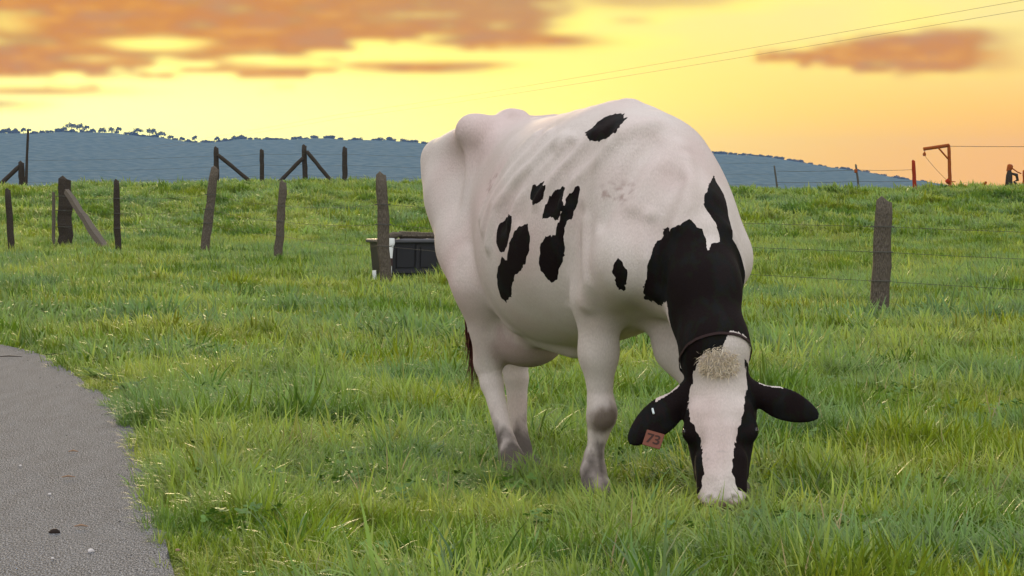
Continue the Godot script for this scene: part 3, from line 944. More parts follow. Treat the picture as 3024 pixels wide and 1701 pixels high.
func make_litter() -> void:
	var dung := mat(lin(0.022, 0.015, 0.012), 0.8, 0.3)
	var white := mat(lin(0.55, 0.52, 0.50), 0.8, 0.3)
	var tan := mat(lin(0.30, 0.20, 0.13), 0.9, 0.2)
	var lump := func(r: float, sd: int) -> ArrayMesh:
		return tube(PackedVector3Array([Vector3(0, -r * 0.5, 0), Vector3(0, -r * 0.15, 0), Vector3(r * 0.1, r * 0.3, 0), Vector3(r * 0.1, r * 0.6, 0)]), PackedFloat32Array([r * 0.8, r, r * 0.8, r * 0.3]), 9, 0.8, 0.2, sd)
	var put := func(x: float, d: float) -> Vector3: return Vector3(x, 0.034, -d)
	top("dung_lump", lump.call(0.017, 5), dung, "dark lump of dung on the grey path", "dung", "", "", put.call(-1.425, 11.2))
	top("pebble", lump.call(0.010, 6), white, "largest white pebble on the path near the dung lump", "pebble", "", "", put.call(-1.245, 10.62))
	for q in [[-0.99, 10.64, 0.007, 1], [-1.33, 10.4, 0.005, 2], [-1.62, 12.6, 0.006, 3], [-1.9, 13.9, 0.006, 4]]:
		top("pebble", lump.call(q[2], 20 + q[3]), white if q[3] != 1 else tan, "small pale pebble lying on the grey path", "pebble", "small pebbles on the path", "", put.call(q[0], q[1]))
	for q in [[-3.20, 22.9, 0.085], [-2.93, 23.2, 0.082], [-1.36, 11.35, 0.022], [-1.64, 13.3, 0.025], [-1.78, 14.6, 0.02]]:
		top("twig", tube(PackedVector3Array([Vector3(-q[2], 0.004, 0), Vector3(0, 0.009, 0.01), Vector3(q[2], 0.004, 0)]), PackedFloat32Array([0.002, 0.004, 0.0015]), 5), dung if q[2] > 0.08 else tan, "dark dry leaf sheath on the far end of the path" if q[2] > 0.08 else "small tan twig lying on the path", "twig", "dark litter at the far end of the path" if q[2] > 0.08 else "twigs scattered on the path", "", put.call(q[0], q[1]))

func make_power_lines(wire: Material) -> void:
	var h := [7.2, 6.88]
	for i in 2:
		var pts := PackedVector3Array([Vector3(33.8, h[i] + 0.2, -16.0), Vector3(16.5, h[i], -116.0), Vector3(-14.1, h[i] - 0.02 * i, -293.0), Vector3(-60.0, h[i], -558.0)])
		top("power_line", wire_mesh(pts, 0.0065, 0.16), wire, ["upper of two thin overhead wires slanting across the sunset sky", "lower of two thin overhead wires slanting across the sunset sky"][i], "power line")

# ------------------------------------------------------------------ cow: a field of joined shapes, meshed as surface nets
# cow axes: x forward, y up, z to the cow's own right
var f_type := PackedInt32Array()        # 0 capsule, 1 ellipsoid, 2 trunk
var f_a := PackedVector3Array()
var f_ba := PackedVector3Array()
var f_ra := PackedFloat32Array()
var f_rb := PackedFloat32Array()
var f_k := PackedFloat32Array()
var f_neg := PackedByteArray()
var f_line := {}
var f_inv: Array[Basis] = []
var f_r: PackedVector3Array = PackedVector3Array()

const TRUNK := [  # x, top, bottom, half width
	[-1.52, 1.265, 1.03, 0.10], [-1.42, 1.315, 0.88, 0.16], [-1.28, 1.36, 0.74, 0.195], [-1.12, 1.385, 0.66, 0.21], [-0.98, 1.365, 0.60, 0.245], [-0.80, 1.365, 0.53, 0.315], [-0.60, 1.385, 0.52, 0.355], [-0.40, 1.405, 0.545, 0.36], [-0.25, 1.42, 0.575, 0.33], [-0.10, 1.392, 0.61, 0.28], [0.0, 1.355, 0.64, 0.255], [0.12, 1.275, 0.66, 0.235], [0.24, 1.13, 0.67, 0.19], [0.36, 0.97, 0.69, 0.13]]
var neck_from := 0
var neck_list := PackedInt32Array()
var trunk_tab := PackedVector4Array()

func trunk_at(x: float) -> Vector4:
	for i in TRUNK.size() - 1:
		if x <= TRUNK[i + 1][0] or i == TRUNK.size() - 2:
			var p: Array = TRUNK[maxi(i - 1, 0)]
			var a: Array = TRUNK[i]
			var b: Array = TRUNK[i + 1]
			var q: Array = TRUNK[mini(i + 2, TRUNK.size() - 1)]
			var t := clampf((x - a[0]) / (b[0] - a[0]), 0.0, 1.0)
			return Vector4(cubic_interpolate(a[1], b[1], p[1], q[1], t), cubic_interpolate(a[2], b[2], p[2], q[2], t), cubic_interpolate(a[3], b[3], p[3], q[3], t), 0)
	return Vector4()

func trunk_field(p: Vector3) -> float:
	var u := clampf((p.x + 1.52) / 1.88 * 188.0, 0.0, 187.999)
	var i := int(u)
	var s: Vector4 = trunk_tab[i].lerp(trunk_tab[i + 1], u - i)
	var mid := s.y + (s.x - s.y) * 0.46
	var hy := s.x - mid if p.y > mid else mid - s.y
	var a := p.z / s.z
	var b := (p.y - mid) / hy
	var k0 := sqrt(a * a + b * b)
	if k0 < 1e-4:
		return -minf(s.z, hy)
	var k1 := sqrt(a * a / (s.z * s.z) + b * b / (hy * hy))
	var d := k0 * (k0 - 1.0) / k1
	var over := maxf(-1.52 - p.x, p.x - 0.36)
	if over > 0.0:
		d = sqrt(d * d + over * over) if d > 0.0 else maxf(d, over)
	return d

func cap(a: Vector3, ra: float, b: Vector3, rb: float, k: float) -> void:
	f_type.append(0); f_a.append(a); f_ba.append(b - a); f_ra.append(ra); f_rb.append(rb); f_k.append(k); f_inv.append(Basis()); f_r.append(Vector3.ONE); f_neg.append(0)

func chain(pts: Array, k: float) -> void:      # [[point, radius], ...]
	for i in pts.size() - 1:
		cap(pts[i][0], pts[i][1], pts[i + 1][0], pts[i + 1][1], k)

func ell(c: Vector3, r: Vector3, k: float, b := Basis()) -> void:
	f_type.append(1); f_a.append(c); f_ba.append(Vector3.ZERO); f_ra.append(0); f_rb.append(0); f_k.append(k); f_inv.append(b.inverse()); f_r.append(r); f_neg.append(0)

func prim(i: int, p: Vector3) -> float:
	var t := f_type[i]
	if t == 0:
		var pa := p - f_a[i]
		var ba := f_ba[i]
		var h := clampf(pa.dot(ba) / maxf(ba.length_squared(), 1e-9), 0.0, 1.0)
		return (pa - ba * h).length() - lerpf(f_ra[i], f_rb[i], h)
	if t == 1:
		var q: Vector3 = f_inv[i] * (p - f_a[i])
		var r := f_r[i]
		var k0 := (q / r).length()
		if k0 < 1e-4:
			return -minf(r.x, minf(r.y, r.z))
		return k0 * (k0 - 1.0) / (q / (r * r)).length()
	if t == 3:
		var best := 1e9
		var pts: PackedVector3Array = f_line[i]
		for j in pts.size() - 1:
			var pa := p - pts[j]
			var ba := pts[j + 1] - pts[j]
			var h := clampf(pa.dot(ba) / ba.length_squared(), 0.0, 1.0)
			best = minf(best, (pa - ba * h).length_squared())
		return sqrt(best) - f_ra[i]
	return trunk_field(p)

func ridge(pts: PackedVector3Array, r: float, sink: float, k: float) -> void:     # a fold of skin or a rib just under it
	var so_far := all_prims()
	var q := PackedVector3Array()
	for p in pts:
		var e := 0.01
		var d := field(p, so_far)
		var g := Vector3(field(p + Vector3(e, 0, 0), so_far) - d, field(p + Vector3(0, e, 0), so_far) - d, field(p + Vector3(0, 0, e), so_far) - d).normalized()
		q.append(p - g * (d + sink))
	cap(q[0], r, q[0], r, k)
	f_type[f_type.size() - 1] = 3
	f_line[f_type.size() - 1] = q

func field(p: Vector3, idx: PackedInt32Array) -> float:
	var d := 9.0
	for i in idx:
		var e := prim(i, p)
		var k := f_k[i]
		if f_neg[i]:
			var w := k - absf(d + e)
			d = maxf(d, -e)
			if w > 0.0:
				d += w * w / k * 0.25
			continue
		var h := k - absf(d - e)
		d = minf(d, e)
		if h > 0.0:
			d -= h * h / k * 0.25
	return d

func dent(c: Vector3, r: Vector3, k: float) -> void:       # a hollow pressed into what was built before
	ell(c, r, k)
	f_neg[f_neg.size() - 1] = 1

func all_prims() -> PackedInt32Array:
	var o := PackedInt32Array()
	for i in f_type.size(): o.append(i)
	return o

# keep: only cells inside (or, with a negative radius, outside) the ball
func nets(lo: Vector3, n: Vector3i, h: float, ball: Vector3, radius: float) -> Array:
	var sx := 1
	var sy := n.x + 1
	var sz := (n.x + 1) * (n.y + 1)
	var val := PackedFloat32Array()
	val.resize(sz * (n.z + 1))
	val.fill(1e6)
	var vid := PackedInt32Array()
	vid.resize(val.size())
	vid.fill(-1)
	var blocks: Array = []
	nets_split(Vector3i.ZERO, 32, n, lo, h, all_prims(), ball, radius, blocks)
	if true:
		pass
	for b in blocks:
		var o: Vector3i = b[0]
		var idx: PackedInt32Array = b[1]
		for z in range(o.z, mini(o.z + 5, n.z + 1)):
			for y in range(o.y, mini(o.y + 5, n.y + 1)):
				var at := o.x + y * sy + z * sz
				for x in range(o.x, mini(o.x + 5, n.x + 1)):
					if val[at] > 1e5:
						val[at] = field(lo + Vector3(x, y, z) * h, idx)
					at += 1
	var vs := PackedVector3Array()
	var ns := PackedVector3Array()
	var cells := PackedInt32Array()
	var off := PackedInt32Array([0, sx, sy, sx + sy, sz, sz + sx, sz + sy, sz + sx + sy])
	var c8 := PackedFloat32Array()
	c8.resize(8)
	for b in blocks:
		var o: Vector3i = b[0]
		for z in range(o.z, mini(o.z + 4, n.z)):
			for y in range(o.y, mini(o.y + 4, n.y)):
				for x in range(o.x, mini(o.x + 4, n.x)):
					var at := x + y * sy + z * sz
					var inside := 0
					for k in 8:
						var q := val[at + off[k]]
						c8[k] = q
						if q < 0.0: inside += 1
					if inside == 0 or inside == 8:
						continue
					var p := Vector3.ZERO
					var m := 0
					for ax in 3:
						var st := 1 << ax
						for k in 8:
							if k & st: continue
							var q0 := c8[k]
							var q1 := c8[k | st]
							if (q0 < 0.0) != (q1 < 0.0):
								var e := Vector3(k & 1, (k >> 1) & 1, (k >> 2) & 1)
								e[ax] = q0 / (q0 - q1)
								p += e
								m += 1
					p /= m
					var world := lo + (Vector3(x, y, z) + p) * h
					vid[at] = vs.size()
					vs.append(world)
					var g := Vector3(
						(c8[1] - c8[0]) * (1 - p.y) * (1 - p.z) + (c8[3] - c8[2]) * p.y * (1 - p.z) + (c8[5] - c8[4]) * (1 - p.y) * p.z + (c8[7] - c8[6]) * p.y * p.z,
						(c8[2] - c8[0]) * (1 - p.x) * (1 - p.z) + (c8[3] - c8[1]) * p.x * (1 - p.z) + (c8[6] - c8[4]) * (1 - p.x) * p.z + (c8[7] - c8[5]) * p.x * p.z,
						(c8[4] - c8[0]) * (1 - p.x) * (1 - p.y) + (c8[5] - c8[1]) * p.x * (1 - p.y) + (c8[6] - c8[2]) * (1 - p.x) * p.y + (c8[7] - c8[3]) * p.x * p.y)
					ns.append(g.normalized())
					cells.append(at)
	var tris := PackedInt32Array()
	var quads := [[sx, sy, sz], [sy, sz, sx], [sz, sx, sy]]
	for at in cells:
		for q in quads:
			var u: int = q[1]
			var w: int = q[2]
			var v0 := val[at]
			var v1 := val[at + q[0]]
			if (v0 < 0.0) == (v1 < 0.0) or at - u - w < 0:
				continue
			var a := vid[at]
			var b := vid[at - u]
			var c := vid[at - u - w]
			var d := vid[at - w]
			if a < 0 or b < 0 or c < 0 or d < 0:
				continue
			if v0 < 0.0:
				tris.append_array(PackedInt32Array([a, c, b, a, d, c]))
			else:
				tris.append_array(PackedInt32Array([a, b, c, a, c, d]))
	return [vs, ns, tris]

func nets_split(o: Vector3i, size: int, n: Vector3i, lo: Vector3, h: float, idx: PackedInt32Array, ball: Vector3, radius: float, out: Array) -> void:
	var step := size
	if size == 32:
		for z in range(0, n.z, 32):
			for y in range(0, n.y, 32):
				for x in range(0, n.x, 32):
					nets_block(Vector3i(x, y, z), 32, n, lo, h, idx, ball, radius, out)
		return
	for z in 2:
		for y in 2:
			for x in 2:
				nets_block(o + Vector3i(x, y, z) * step, step, n, lo, h, idx, ball, radius, out)

func nets_block(o: Vector3i, size: int, n: Vector3i, lo: Vector3, h: float, idx: PackedInt32Array, ball: Vector3, radius: float, out: Array) -> void:
	if o.x >= n.x or o.y >= n.y or o.z >= n.z:
		return
	var c := lo + (Vector3(o) + Vector3.ONE * size * 0.5) * h
	var reach := size * h * 0.87
	var far := (c - ball).length()
	if radius > 0.0 and far > radius + reach: return
	if radius < 0.0 and far < -radius - reach: return
	var near := PackedInt32Array()
	var d := 9.0
	for i in idx:
		var e := prim(i, c)
		if e < reach * 1.6 + f_k[i] + 0.03:
			near.append(i)
		var k := f_k[i]
		if f_neg[i]:
			continue
		var g := k - absf(d - e)
		d = minf(d, e)
		if g > 0.0:
			d -= g * g / k * 0.25
	if absf(d) > reach * 1.35 + 0.02 or near.is_empty():
		return
	if size == 4:
		out.append([o, near])
	else:
		nets_split(o, size / 2, n, lo, h, near, ball, radius, out)

# head frame
const POLL := Vector3(0.56, 0.52, 0.10)
const MUZZLE := Vector3(0.75, 0.055, 0.20)
const HEAD_BALL := Vector3(0.655, 0.31, 0.15)
const HEAD_R := 0.37
var h_axis: Vector3
var h_out: Vector3
var h_side: Vector3       # the cow's left, which is the viewer's right

func head_pt(s: float, t: float, o: float) -> Vector3:
	return POLL + h_side * s + h_axis * t + h_out * o

func head_co(p: Vector3) -> Vector3:
	var q := p - POLL
	return Vector3(q.dot(h_side), q.dot(h_axis), q.dot(h_out))

func trunk_z(x: float, y: float) -> float:
	var s := trunk_at(x)
	var mid := s.y + (s.x - s.y) * 0.46
	var hy := s.x - mid if y > mid else mid - s.y
	return s.z * sqrt(maxf(1.0 - pow((y - mid) / hy, 2.0), 0.0))

func cow_shapes() -> void:
	for i in 190:
		trunk_tab.append(trunk_at(-1.52 + i * 0.01))
	h_axis = (MUZZLE - POLL).normalized()
	var see := Vector3(0.853, 0.10, 0.518)
	h_out = (see - h_axis * see.dot(h_axis)).normalized()
	h_side = h_out.cross(h_axis)
	var v := func(x, y, z): return Vector3(x, y, z)
	f_type.append(2); f_a.append(Vector3.ZERO); f_ba.append(Vector3.ZERO); f_ra.append(0); f_rb.append(0); f_k.append(0.02); f_inv.append(Basis()); f_r.append(Vector3.ONE); f_neg.append(0)
	for s in [-1.0, 1.0]:
		cap(v.call(-1.12, 1.345, 0.0), 0.035, v.call(-1.08, 1.328, 0.19 * s), 0.030, 0.045)          # hip bones
		cap(v.call(-1.08, 1.315, 0.18 * s), 0.035, v.call(-1.48, 1.235, 0.12 * s), 0.05, 0.13)
		cap(v.call(-1.49, 1.235, 0.0), 0.05, v.call(-1.50, 1.225, 0.12 * s), 0.048, 0.06)          # pin bones
		cap(v.call(-1.32, 1.08, 0.11 * s), 0.135, v.call(-1.12, 0.86, 0.15 * s), 0.12, 0.10)       # thigh
		cap(v.call(-1.455, 1.14, 0.10 * s), 0.082, v.call(-1.25, 0.80, 0.10 * s), 0.07, 0.09)
		cap(v.call(-1.08, 1.30, 0.185 * s), 0.020, v.call(-1.07, 0.98, 0.215 * s), 0.016, 0.04)     # edge below the hip
	# hind legs
	chain([[v.call(-1.14, 0.88, 0.16), 0.12], [v.call(-1.00, 0.75, 0.185), 0.10], [v.call(-1.055, 0.45, 0.125), 0.048]], 0.08)
	cap(v.call(-1.115, 0.475, 0.12), 0.022, v.call(-1.10, 0.42, 0.12), 0.03, 0.02)
	cap(v.call(-1.25, 0.80, 0.10), 0.07, v.call(-1.09, 0.46, 0.12), 0.034, 0.06)
	chain([[v.call(-1.085, 0.445, 0.12), 0.046], [v.call(-1.05, 0.37, 0.12), 0.040], [v.call(-0.925, 0.15, 0.12), 0.031], [v.call(-0.895, 0.10, 0.12), 0.043], [v.call(-0.865, 0.055, 0.12), 0.040]], 0.025)
	chain([[v.call(-0.865, 0.05, 0.105), 0.042], [v.call(-0.825, 0.022, 0.095), 0.036]], 0.01)
	chain([[v.call(-0.865, 0.05, 0.135), 0.042], [v.call(-0.825, 0.022, 0.148), 0.036]], 0.01)
	chain([[v.call(-1.20, 0.88, -0.16), 0.12], [v.call(-1.16, 0.74, -0.185), 0.10], [v.call(-1.36, 0.45, -0.15), 0.054]], 0.08)
	cap(v.call(-1.38, 0.80, -0.11), 0.075, v.call(-1.395, 0.46, -0.145), 0.036, 0.07)
	chain([[v.call(-1.385, 0.44, -0.145), 0.05], [v.call(-1.36, 0.37, -0.15), 0.044], [v.call(-1.345, 0.15, -0.15), 0.034], [v.call(-1.335, 0.10, -0.15), 0.043], [v.call(-1.31, 0.055, -0.15), 0.040]], 0.025)
	chain([[v.call(-1.31, 0.05, -0.135), 0.042], [v.call(-1.27, 0.022, -0.125), 0.036]], 0.01)
	chain([[v.call(-1.31, 0.05, -0.165), 0.042], [v.call(-1.27, 0.022, -0.178), 0.036]], 0.01)
	# udder and flank fold
	ell(v.call(-0.99, 0.575, 0.0), Vector3(0.175, 0.145, 0.15), 0.04)
	cap(v.call(-0.99, 0.84, 0.235), 0.022, v.call(-0.80, 0.60, 0.15), 0.02, 0.05)
	cap(v.call(-0.82, 0.58, 0.05), 0.05, v.call(-0.62, 0.52, 0.0), 0.04, 0.06)
	# fore legs
	cap(v.call(-0.03, 1.25, 0.11), 0.085, v.call(0.11, 0.86, 0.185), 0.115, 0.10)
	cap(v.call(0.11, 0.85, 0.185), 0.11, v.call(-0.12, 0.735, 0.175), 0.10, 0.08)
	chain([[v.call(-0.13, 0.71, 0.175), 0.088], [v.call(-0.15, 0.52, 0.165), 0.063], [v.call(-0.165, 0.37, 0.15), 0.044]], 0.05)
	ell(v.call(-0.145, 0.31, 0.15), Vector3(0.052, 0.058, 0.052), 0.02)
	chain([[v.call(-0.162, 0.345, 0.15), 0.044], [v.call(-0.162, 0.285, 0.15), 0.044], [v.call(-0.174, 0.235, 0.152), 0.033], [v.call(-0.185, 0.15, 0.165), 0.031], [v.call(-0.18, 0.10, 0.17), 0.043], [v.call(-0.155, 0.055, 0.172), 0.040]], 0.025)
	chain([[v.call(-0.155, 0.05, 0.157), 0.044], [v.call(-0.115, 0.022, 0.147), 0.038]], 0.01)
	chain([[v.call(-0.155, 0.05, 0.187), 0.044], [v.call(-0.115, 0.022, 0.20), 0.038]], 0.01)
	cap(v.call(-0.03, 1.22, -0.085), 0.08, v.call(0.14, 0.86, -0.145), 0.105, 0.09)
	cap(v.call(0.15, 0.85, -0.145), 0.10, v.call(-0.09, 0.735, -0.08), 0.095, 0.08)
	chain([[v.call(-0.10, 0.72, -0.07), 0.095], [v.call(-0.01, 0.54, -0.085), 0.082], [v.call(0.115, 0.36, -0.135), 0.050]], 0.05)
	chain([[v.call(0.125, 0.335, -0.135), 0.050], [v.call(0.145, 0.285, -0.14), 0.048], [v.call(0.165, 0.235, -0.145), 0.037], [v.call(0.215, 0.15, -0.15), 0.034], [v.call(0.235, 0.10, -0.15), 0.043], [v.call(0.26, 0.055, -0.15), 0.040]], 0.025)
	chain([[v.call(0.26, 0.05, -0.135), 0.044], [v.call(0.30, 0.022, -0.125), 0.038]], 0.01)
	chain([[v.call(0.26, 0.05, -0.165), 0.044], [v.call(0.30, 0.022, -0.178), 0.038]], 0.01)
	ell(v.call(0.20, 0.77, 0.0), Vector3(0.17, 0.125, 0.13), 0.08)                                  # brisket
	# spine bumps
	for i in 9:
		var x := -1.16 + 0.115 * i
		var s := trunk_at(x)
		cap(v.call(x, s.x - 0.022, 0.0), 0.024, v.call(x + 0.04, s.x - 0.022, 0.0), 0.024, 0.03)
	cap(v.call(-1.17, 1.365, 0.0), 0.03, v.call(-1.06, 1.37, 0.0), 0.03, 0.04)
	neck_from = f_type.size()
	# neck: narrow across, deep from crest to throat
	chain([[v.call(-0.04, 1.18, 0.01), 0.13], [v.call(0.22, 0.99, 0.015), 0.112], [v.call(0.40, 0.77, 0.055), 0.106], [v.call(0.525, 0.575, 0.09), 0.098], [head_pt(0, 0.09, -0.11), 0.085]], 0.08)
	chain([[v.call(0.05, 0.95, 0.0), 0.14], [v.call(0.22, 0.84, 0.01), 0.105], [v.call(0.36, 0.67, 0.05), 0.088], [v.call(0.47, 0.52, 0.085), 0.082]], 0.07)
	cap(v.call(-0.02, 1.30, 0.0), 0.05, v.call(0.26, 1.06, 0.005), 0.045, 0.06)                      # crest of the neck
	for i in range(neck_from, f_type.size()): neck_list.append(i)
	# hollows and folds of the skin
	dent(v.call(-0.86, 1.23, 0.385), Vector3(0.20, 0.14, 0.10), 0.12)
	dent(v.call(-0.86, 1.23, -0.385), Vector3(0.20, 0.14, 0.10), 0.12)
	var pv := func(a: Array) -> PackedVector3Array:
		var o := PackedVector3Array()
		for q in a: o.append(Vector3(q[0], q[1], q[2]))
		return o
	ridge(pv.call([[0.078, 1.349, 0.077], [0.060, 1.329, 0.133], [0.035, 1.300, 0.184], [0.009, 1.265, 0.215], [-0.031, 1.220, 0.239], [-0.095, 1.180, 0.250], [-0.138, 1.145, 0.265], [-0.17, 1.06, 0.29]]), 0.028, 0.010, 0.04)
	ridge(pv.call([[-0.287, 1.281, 0.236], [-0.332, 1.246, 0.272], [-0.381, 1.193, 0.311], [-0.460, 1.140, 0.323], [-0.518, 1.088, 0.346], [-0.591, 1.040, 0.348], [-0.606, 0.992, 0.361], [-0.64, 0.90, 0.36]]), 0.021, 0.0105, 0.035)
	ridge(pv.call([[-0.23, 1.28, 0.24], [-0.264, 1.239, 0.270], [-0.321, 1.193, 0.297], [-0.383, 1.140, 0.324], [-0.433, 1.076, 0.351], [-0.47, 0.99, 0.36]]), 0.018, 0.0105, 0.035)
	ridge(pv.call([[-0.137, 1.296, 0.200], [-0.170, 1.251, 0.241], [-0.209, 1.198, 0.279], [-0.248, 1.146, 0.304], [-0.30, 1.06, 0.33]]), 0.018, 0.0105, 0.035)
	ridge(pv.call([[0.182, 1.276, 0.012], [0.206, 1.224, 0.086], [0.191, 1.190, 0.142], [0.193, 1.144, 0.176], [0.18, 1.04, 0.2]]), 0.02, 0.013, 0.05)
	ridge(pv.call([[0.232, 1.224, 0.009], [0.296, 1.144, 0.059], [0.346, 1.065, 0.102], [0.34, 0.98, 0.15]]), 0.021, 0.0105, 0.035)
	ridge(pv.call([[-0.41, 1.29, 0.22], [-0.47, 1.22, 0.28], [-0.56, 1.14, 0.32], [-0.64, 1.06, 0.34], [-0.70, 0.96, 0.33]]), 0.014, 0.010, 0.04)
	ridge(pv.call([[-0.52, 1.28, 0.21], [-0.59, 1.20, 0.27], [-0.67, 1.11, 0.31], [-0.74, 1.0, 0.32]]), 0.014, 0.010, 0.04)
	ridge(pv.call([[-0.05, 0.98, 0.26], [-0.03, 0.88, 0.29], [0.0, 0.78, 0.28], [-0.06, 0.70, 0.27]]), 0.02, 0.012, 0.05)
	ridge(pv.call([[0.24, 1.0, 0.17], [0.27, 0.86, 0.2], [0.25, 0.74, 0.18]]), 0.016, 0.010, 0.05)
	ridge(pv.call([[-0.10, 1.02, 0.28], [-0.14, 0.90, 0.30], [-0.19, 0.79, 0.29], [-0.22, 0.70, 0.26]]), 0.022, -0.014, 0.04)
	f_neg[f_neg.size() - 1] = 1
	ridge(pv.call([[-0.03, 1.24, 0.23], [-0.10, 1.16, 0.26], [-0.15, 1.08, 0.28]]), 0.02, -0.013, 0.04)
	f_neg[f_neg.size() - 1] = 1
	for g in [[[-0.03, 1.29, 0.20], [-0.10, 1.22, 0.245], [-0.17, 1.15, 0.275], [-0.22, 1.06, 0.30]], [[-0.22, 1.25, 0.25], [-0.28, 1.18, 0.29], [-0.34, 1.10, 0.325], [-0.39, 1.0, 0.345]], [[-0.31, 1.23, 0.28], [-0.37, 1.16, 0.31], [-0.45, 1.08, 0.34], [-0.51, 0.98, 0.355]], [[0.12, 1.26, 0.10], [0.12, 1.18, 0.17], [0.10, 1.08, 0.21], [0.08, 0.98, 0.235]], [[0.25, 1.14, 0.09], [0.27, 1.06, 0.14], [0.27, 0.96, 0.17]]]:
		ridge(pv.call(g), 0.02, -0.0125, 0.045)
		f_neg[f_neg.size() - 1] = 1
	ridge(pv.call([[0.27, 0.98, 0.19], [0.31, 0.88, 0.20], [0.31, 0.78, 0.19]]), 0.022, -0.014, 0.04)
	f_neg[f_neg.size() - 1] = 1
	# tail
	chain([[v.call(-1.50, 1.275, 0.0), 0.036], [v.call(-1.585, 1.22, 0.0), 0.028], [v.call(-1.60, 1.05, 0.01), 0.022], [v.call(-1.50, 0.75, 0.01), 0.018], [v.call(-1.43, 0.55, 0.01), 0.016]], 0.02)
	# head
	var hb := Basis(h_side, h_axis, h_out)
	ell(head_pt(0, 0.05, -0.085), Vector3(0.098, 0.085, 0.085), 0.04, hb)
	ell(head_pt(0, 0.16, -0.085), Vector3(0.112, 0.14, 0.083), 0.05, hb)
	cap(head_pt(0, 0.19, -0.082), 0.084, head_pt(0, 0.41, -0.066), 0.056, 0.05)
	ell(head_pt(0, 0.45, -0.066), Vector3(0.075, 0.060, 0.058), 0.04, hb)
	ell(head_pt(0, 0.44, -0.12), Vector3(0.062, 0.06, 0.045), 0.04, hb)
	for s in [-1.0, 1.0]:
		cap(head_pt(0.068 * s, 0.12, -0.15), 0.056, head_pt(0.048 * s, 0.36, -0.11), 0.044, 0.05)
		cap(head_pt(0.075 * s, 0.17, -0.042), 0.030, head_pt(0.097 * s, 0.232, -0.06), 0.031, 0.035)    # brow and orbit
		cap(head_pt(0.050 * s, 0.34, -0.045), 0.036, head_pt(0.047 * s, 0.45, -0.05), 0.032, 0.03)      # beside the nose
		cap(head_pt(0.028 * s, 0.24, -0.022), 0.022, head_pt(0.03 * s, 0.40, -0.024), 0.02, 0.03)
		cap(head_pt(0.085 * s, 0.07, -0.085), 0.034, head_pt(0.125 * s, 0.085, -0.09), 0.032, 0.03)     # root of the ear
		ell(head_pt(0.04 * s, 0.485, -0.03), Vector3(0.026, 0.02, 0.02), 0.02, hb)                      # rim of the nostril
		dent(head_pt(0.042 * s, 0.492, -0.012), Vector3(0.013, 0.016, 0.012), 0.008)
	dent(head_pt(0, 0.50, -0.075), Vector3(0.07, 0.012, 0.006), 0.008)                                 # mouth
	ear(-1.0, head_pt(-0.11, 0.08, -0.09), head_pt(-0.305, 0.262, -0.06), head_pt(-0.26, 0.10, 0.0))
	ear(1.0, head_pt(0.11, 0.08, -0.09), head_pt(0.33, 0.185, -0.06), head_pt(0.25, 0.05, 0.0))

func ear(s: float, from: Vector3, to: Vector3, _aim: Vector3) -> void:
	var d := (to - from)
	var l := d.length()
	d /= l
	var flat := (h_out + h_axis * 0.35).normalized()
	flat = (flat - d * flat.dot(d)).normalized()
	var b := Basis(d, flat.cross(d), flat)
	ell(from + d * l * 0.47, Vector3(l * 0.40, 0.060 if s < 0.0 else 0.055, 0.014), 0.02, b)
	ell(from + d * l * 0.66, Vector3(l * 0.36, 0.044 if s < 0.0 else 0.038, 0.012), 0.02, b)
	cap(from, 0.03, from + d * l * 0.45, 0.018, 0.03)

# markings: outlines on the flank (x, y), on the front (z, y), on the face (side, along)
var flank_marks: Array[PackedVector2Array] = []
var front_marks: Array[PackedVector2Array] = []
var front_whites: Array[PackedVector2Array] = []
var head_list := PackedInt32Array()
var blaze := PackedVector2Array()

func poly_dist(p: Vector2, poly: PackedVector2Array) -> float:   # negative inside
	var best := 1e9
	var n := poly.size()
	for i in n:
		var a := poly[i]
		var b := poly[(i + 1) % n]
		var ab := b - a
		var t := clampf((p - a).dot(ab) / maxf(ab.length_squared(), 1e-9), 0.0, 1.0)
		best = minf(best, (p - a - ab * t).length_squared())
	best = sqrt(best)
	return -best if Geometry2D.is_point_in_polygon(p, poly) else best

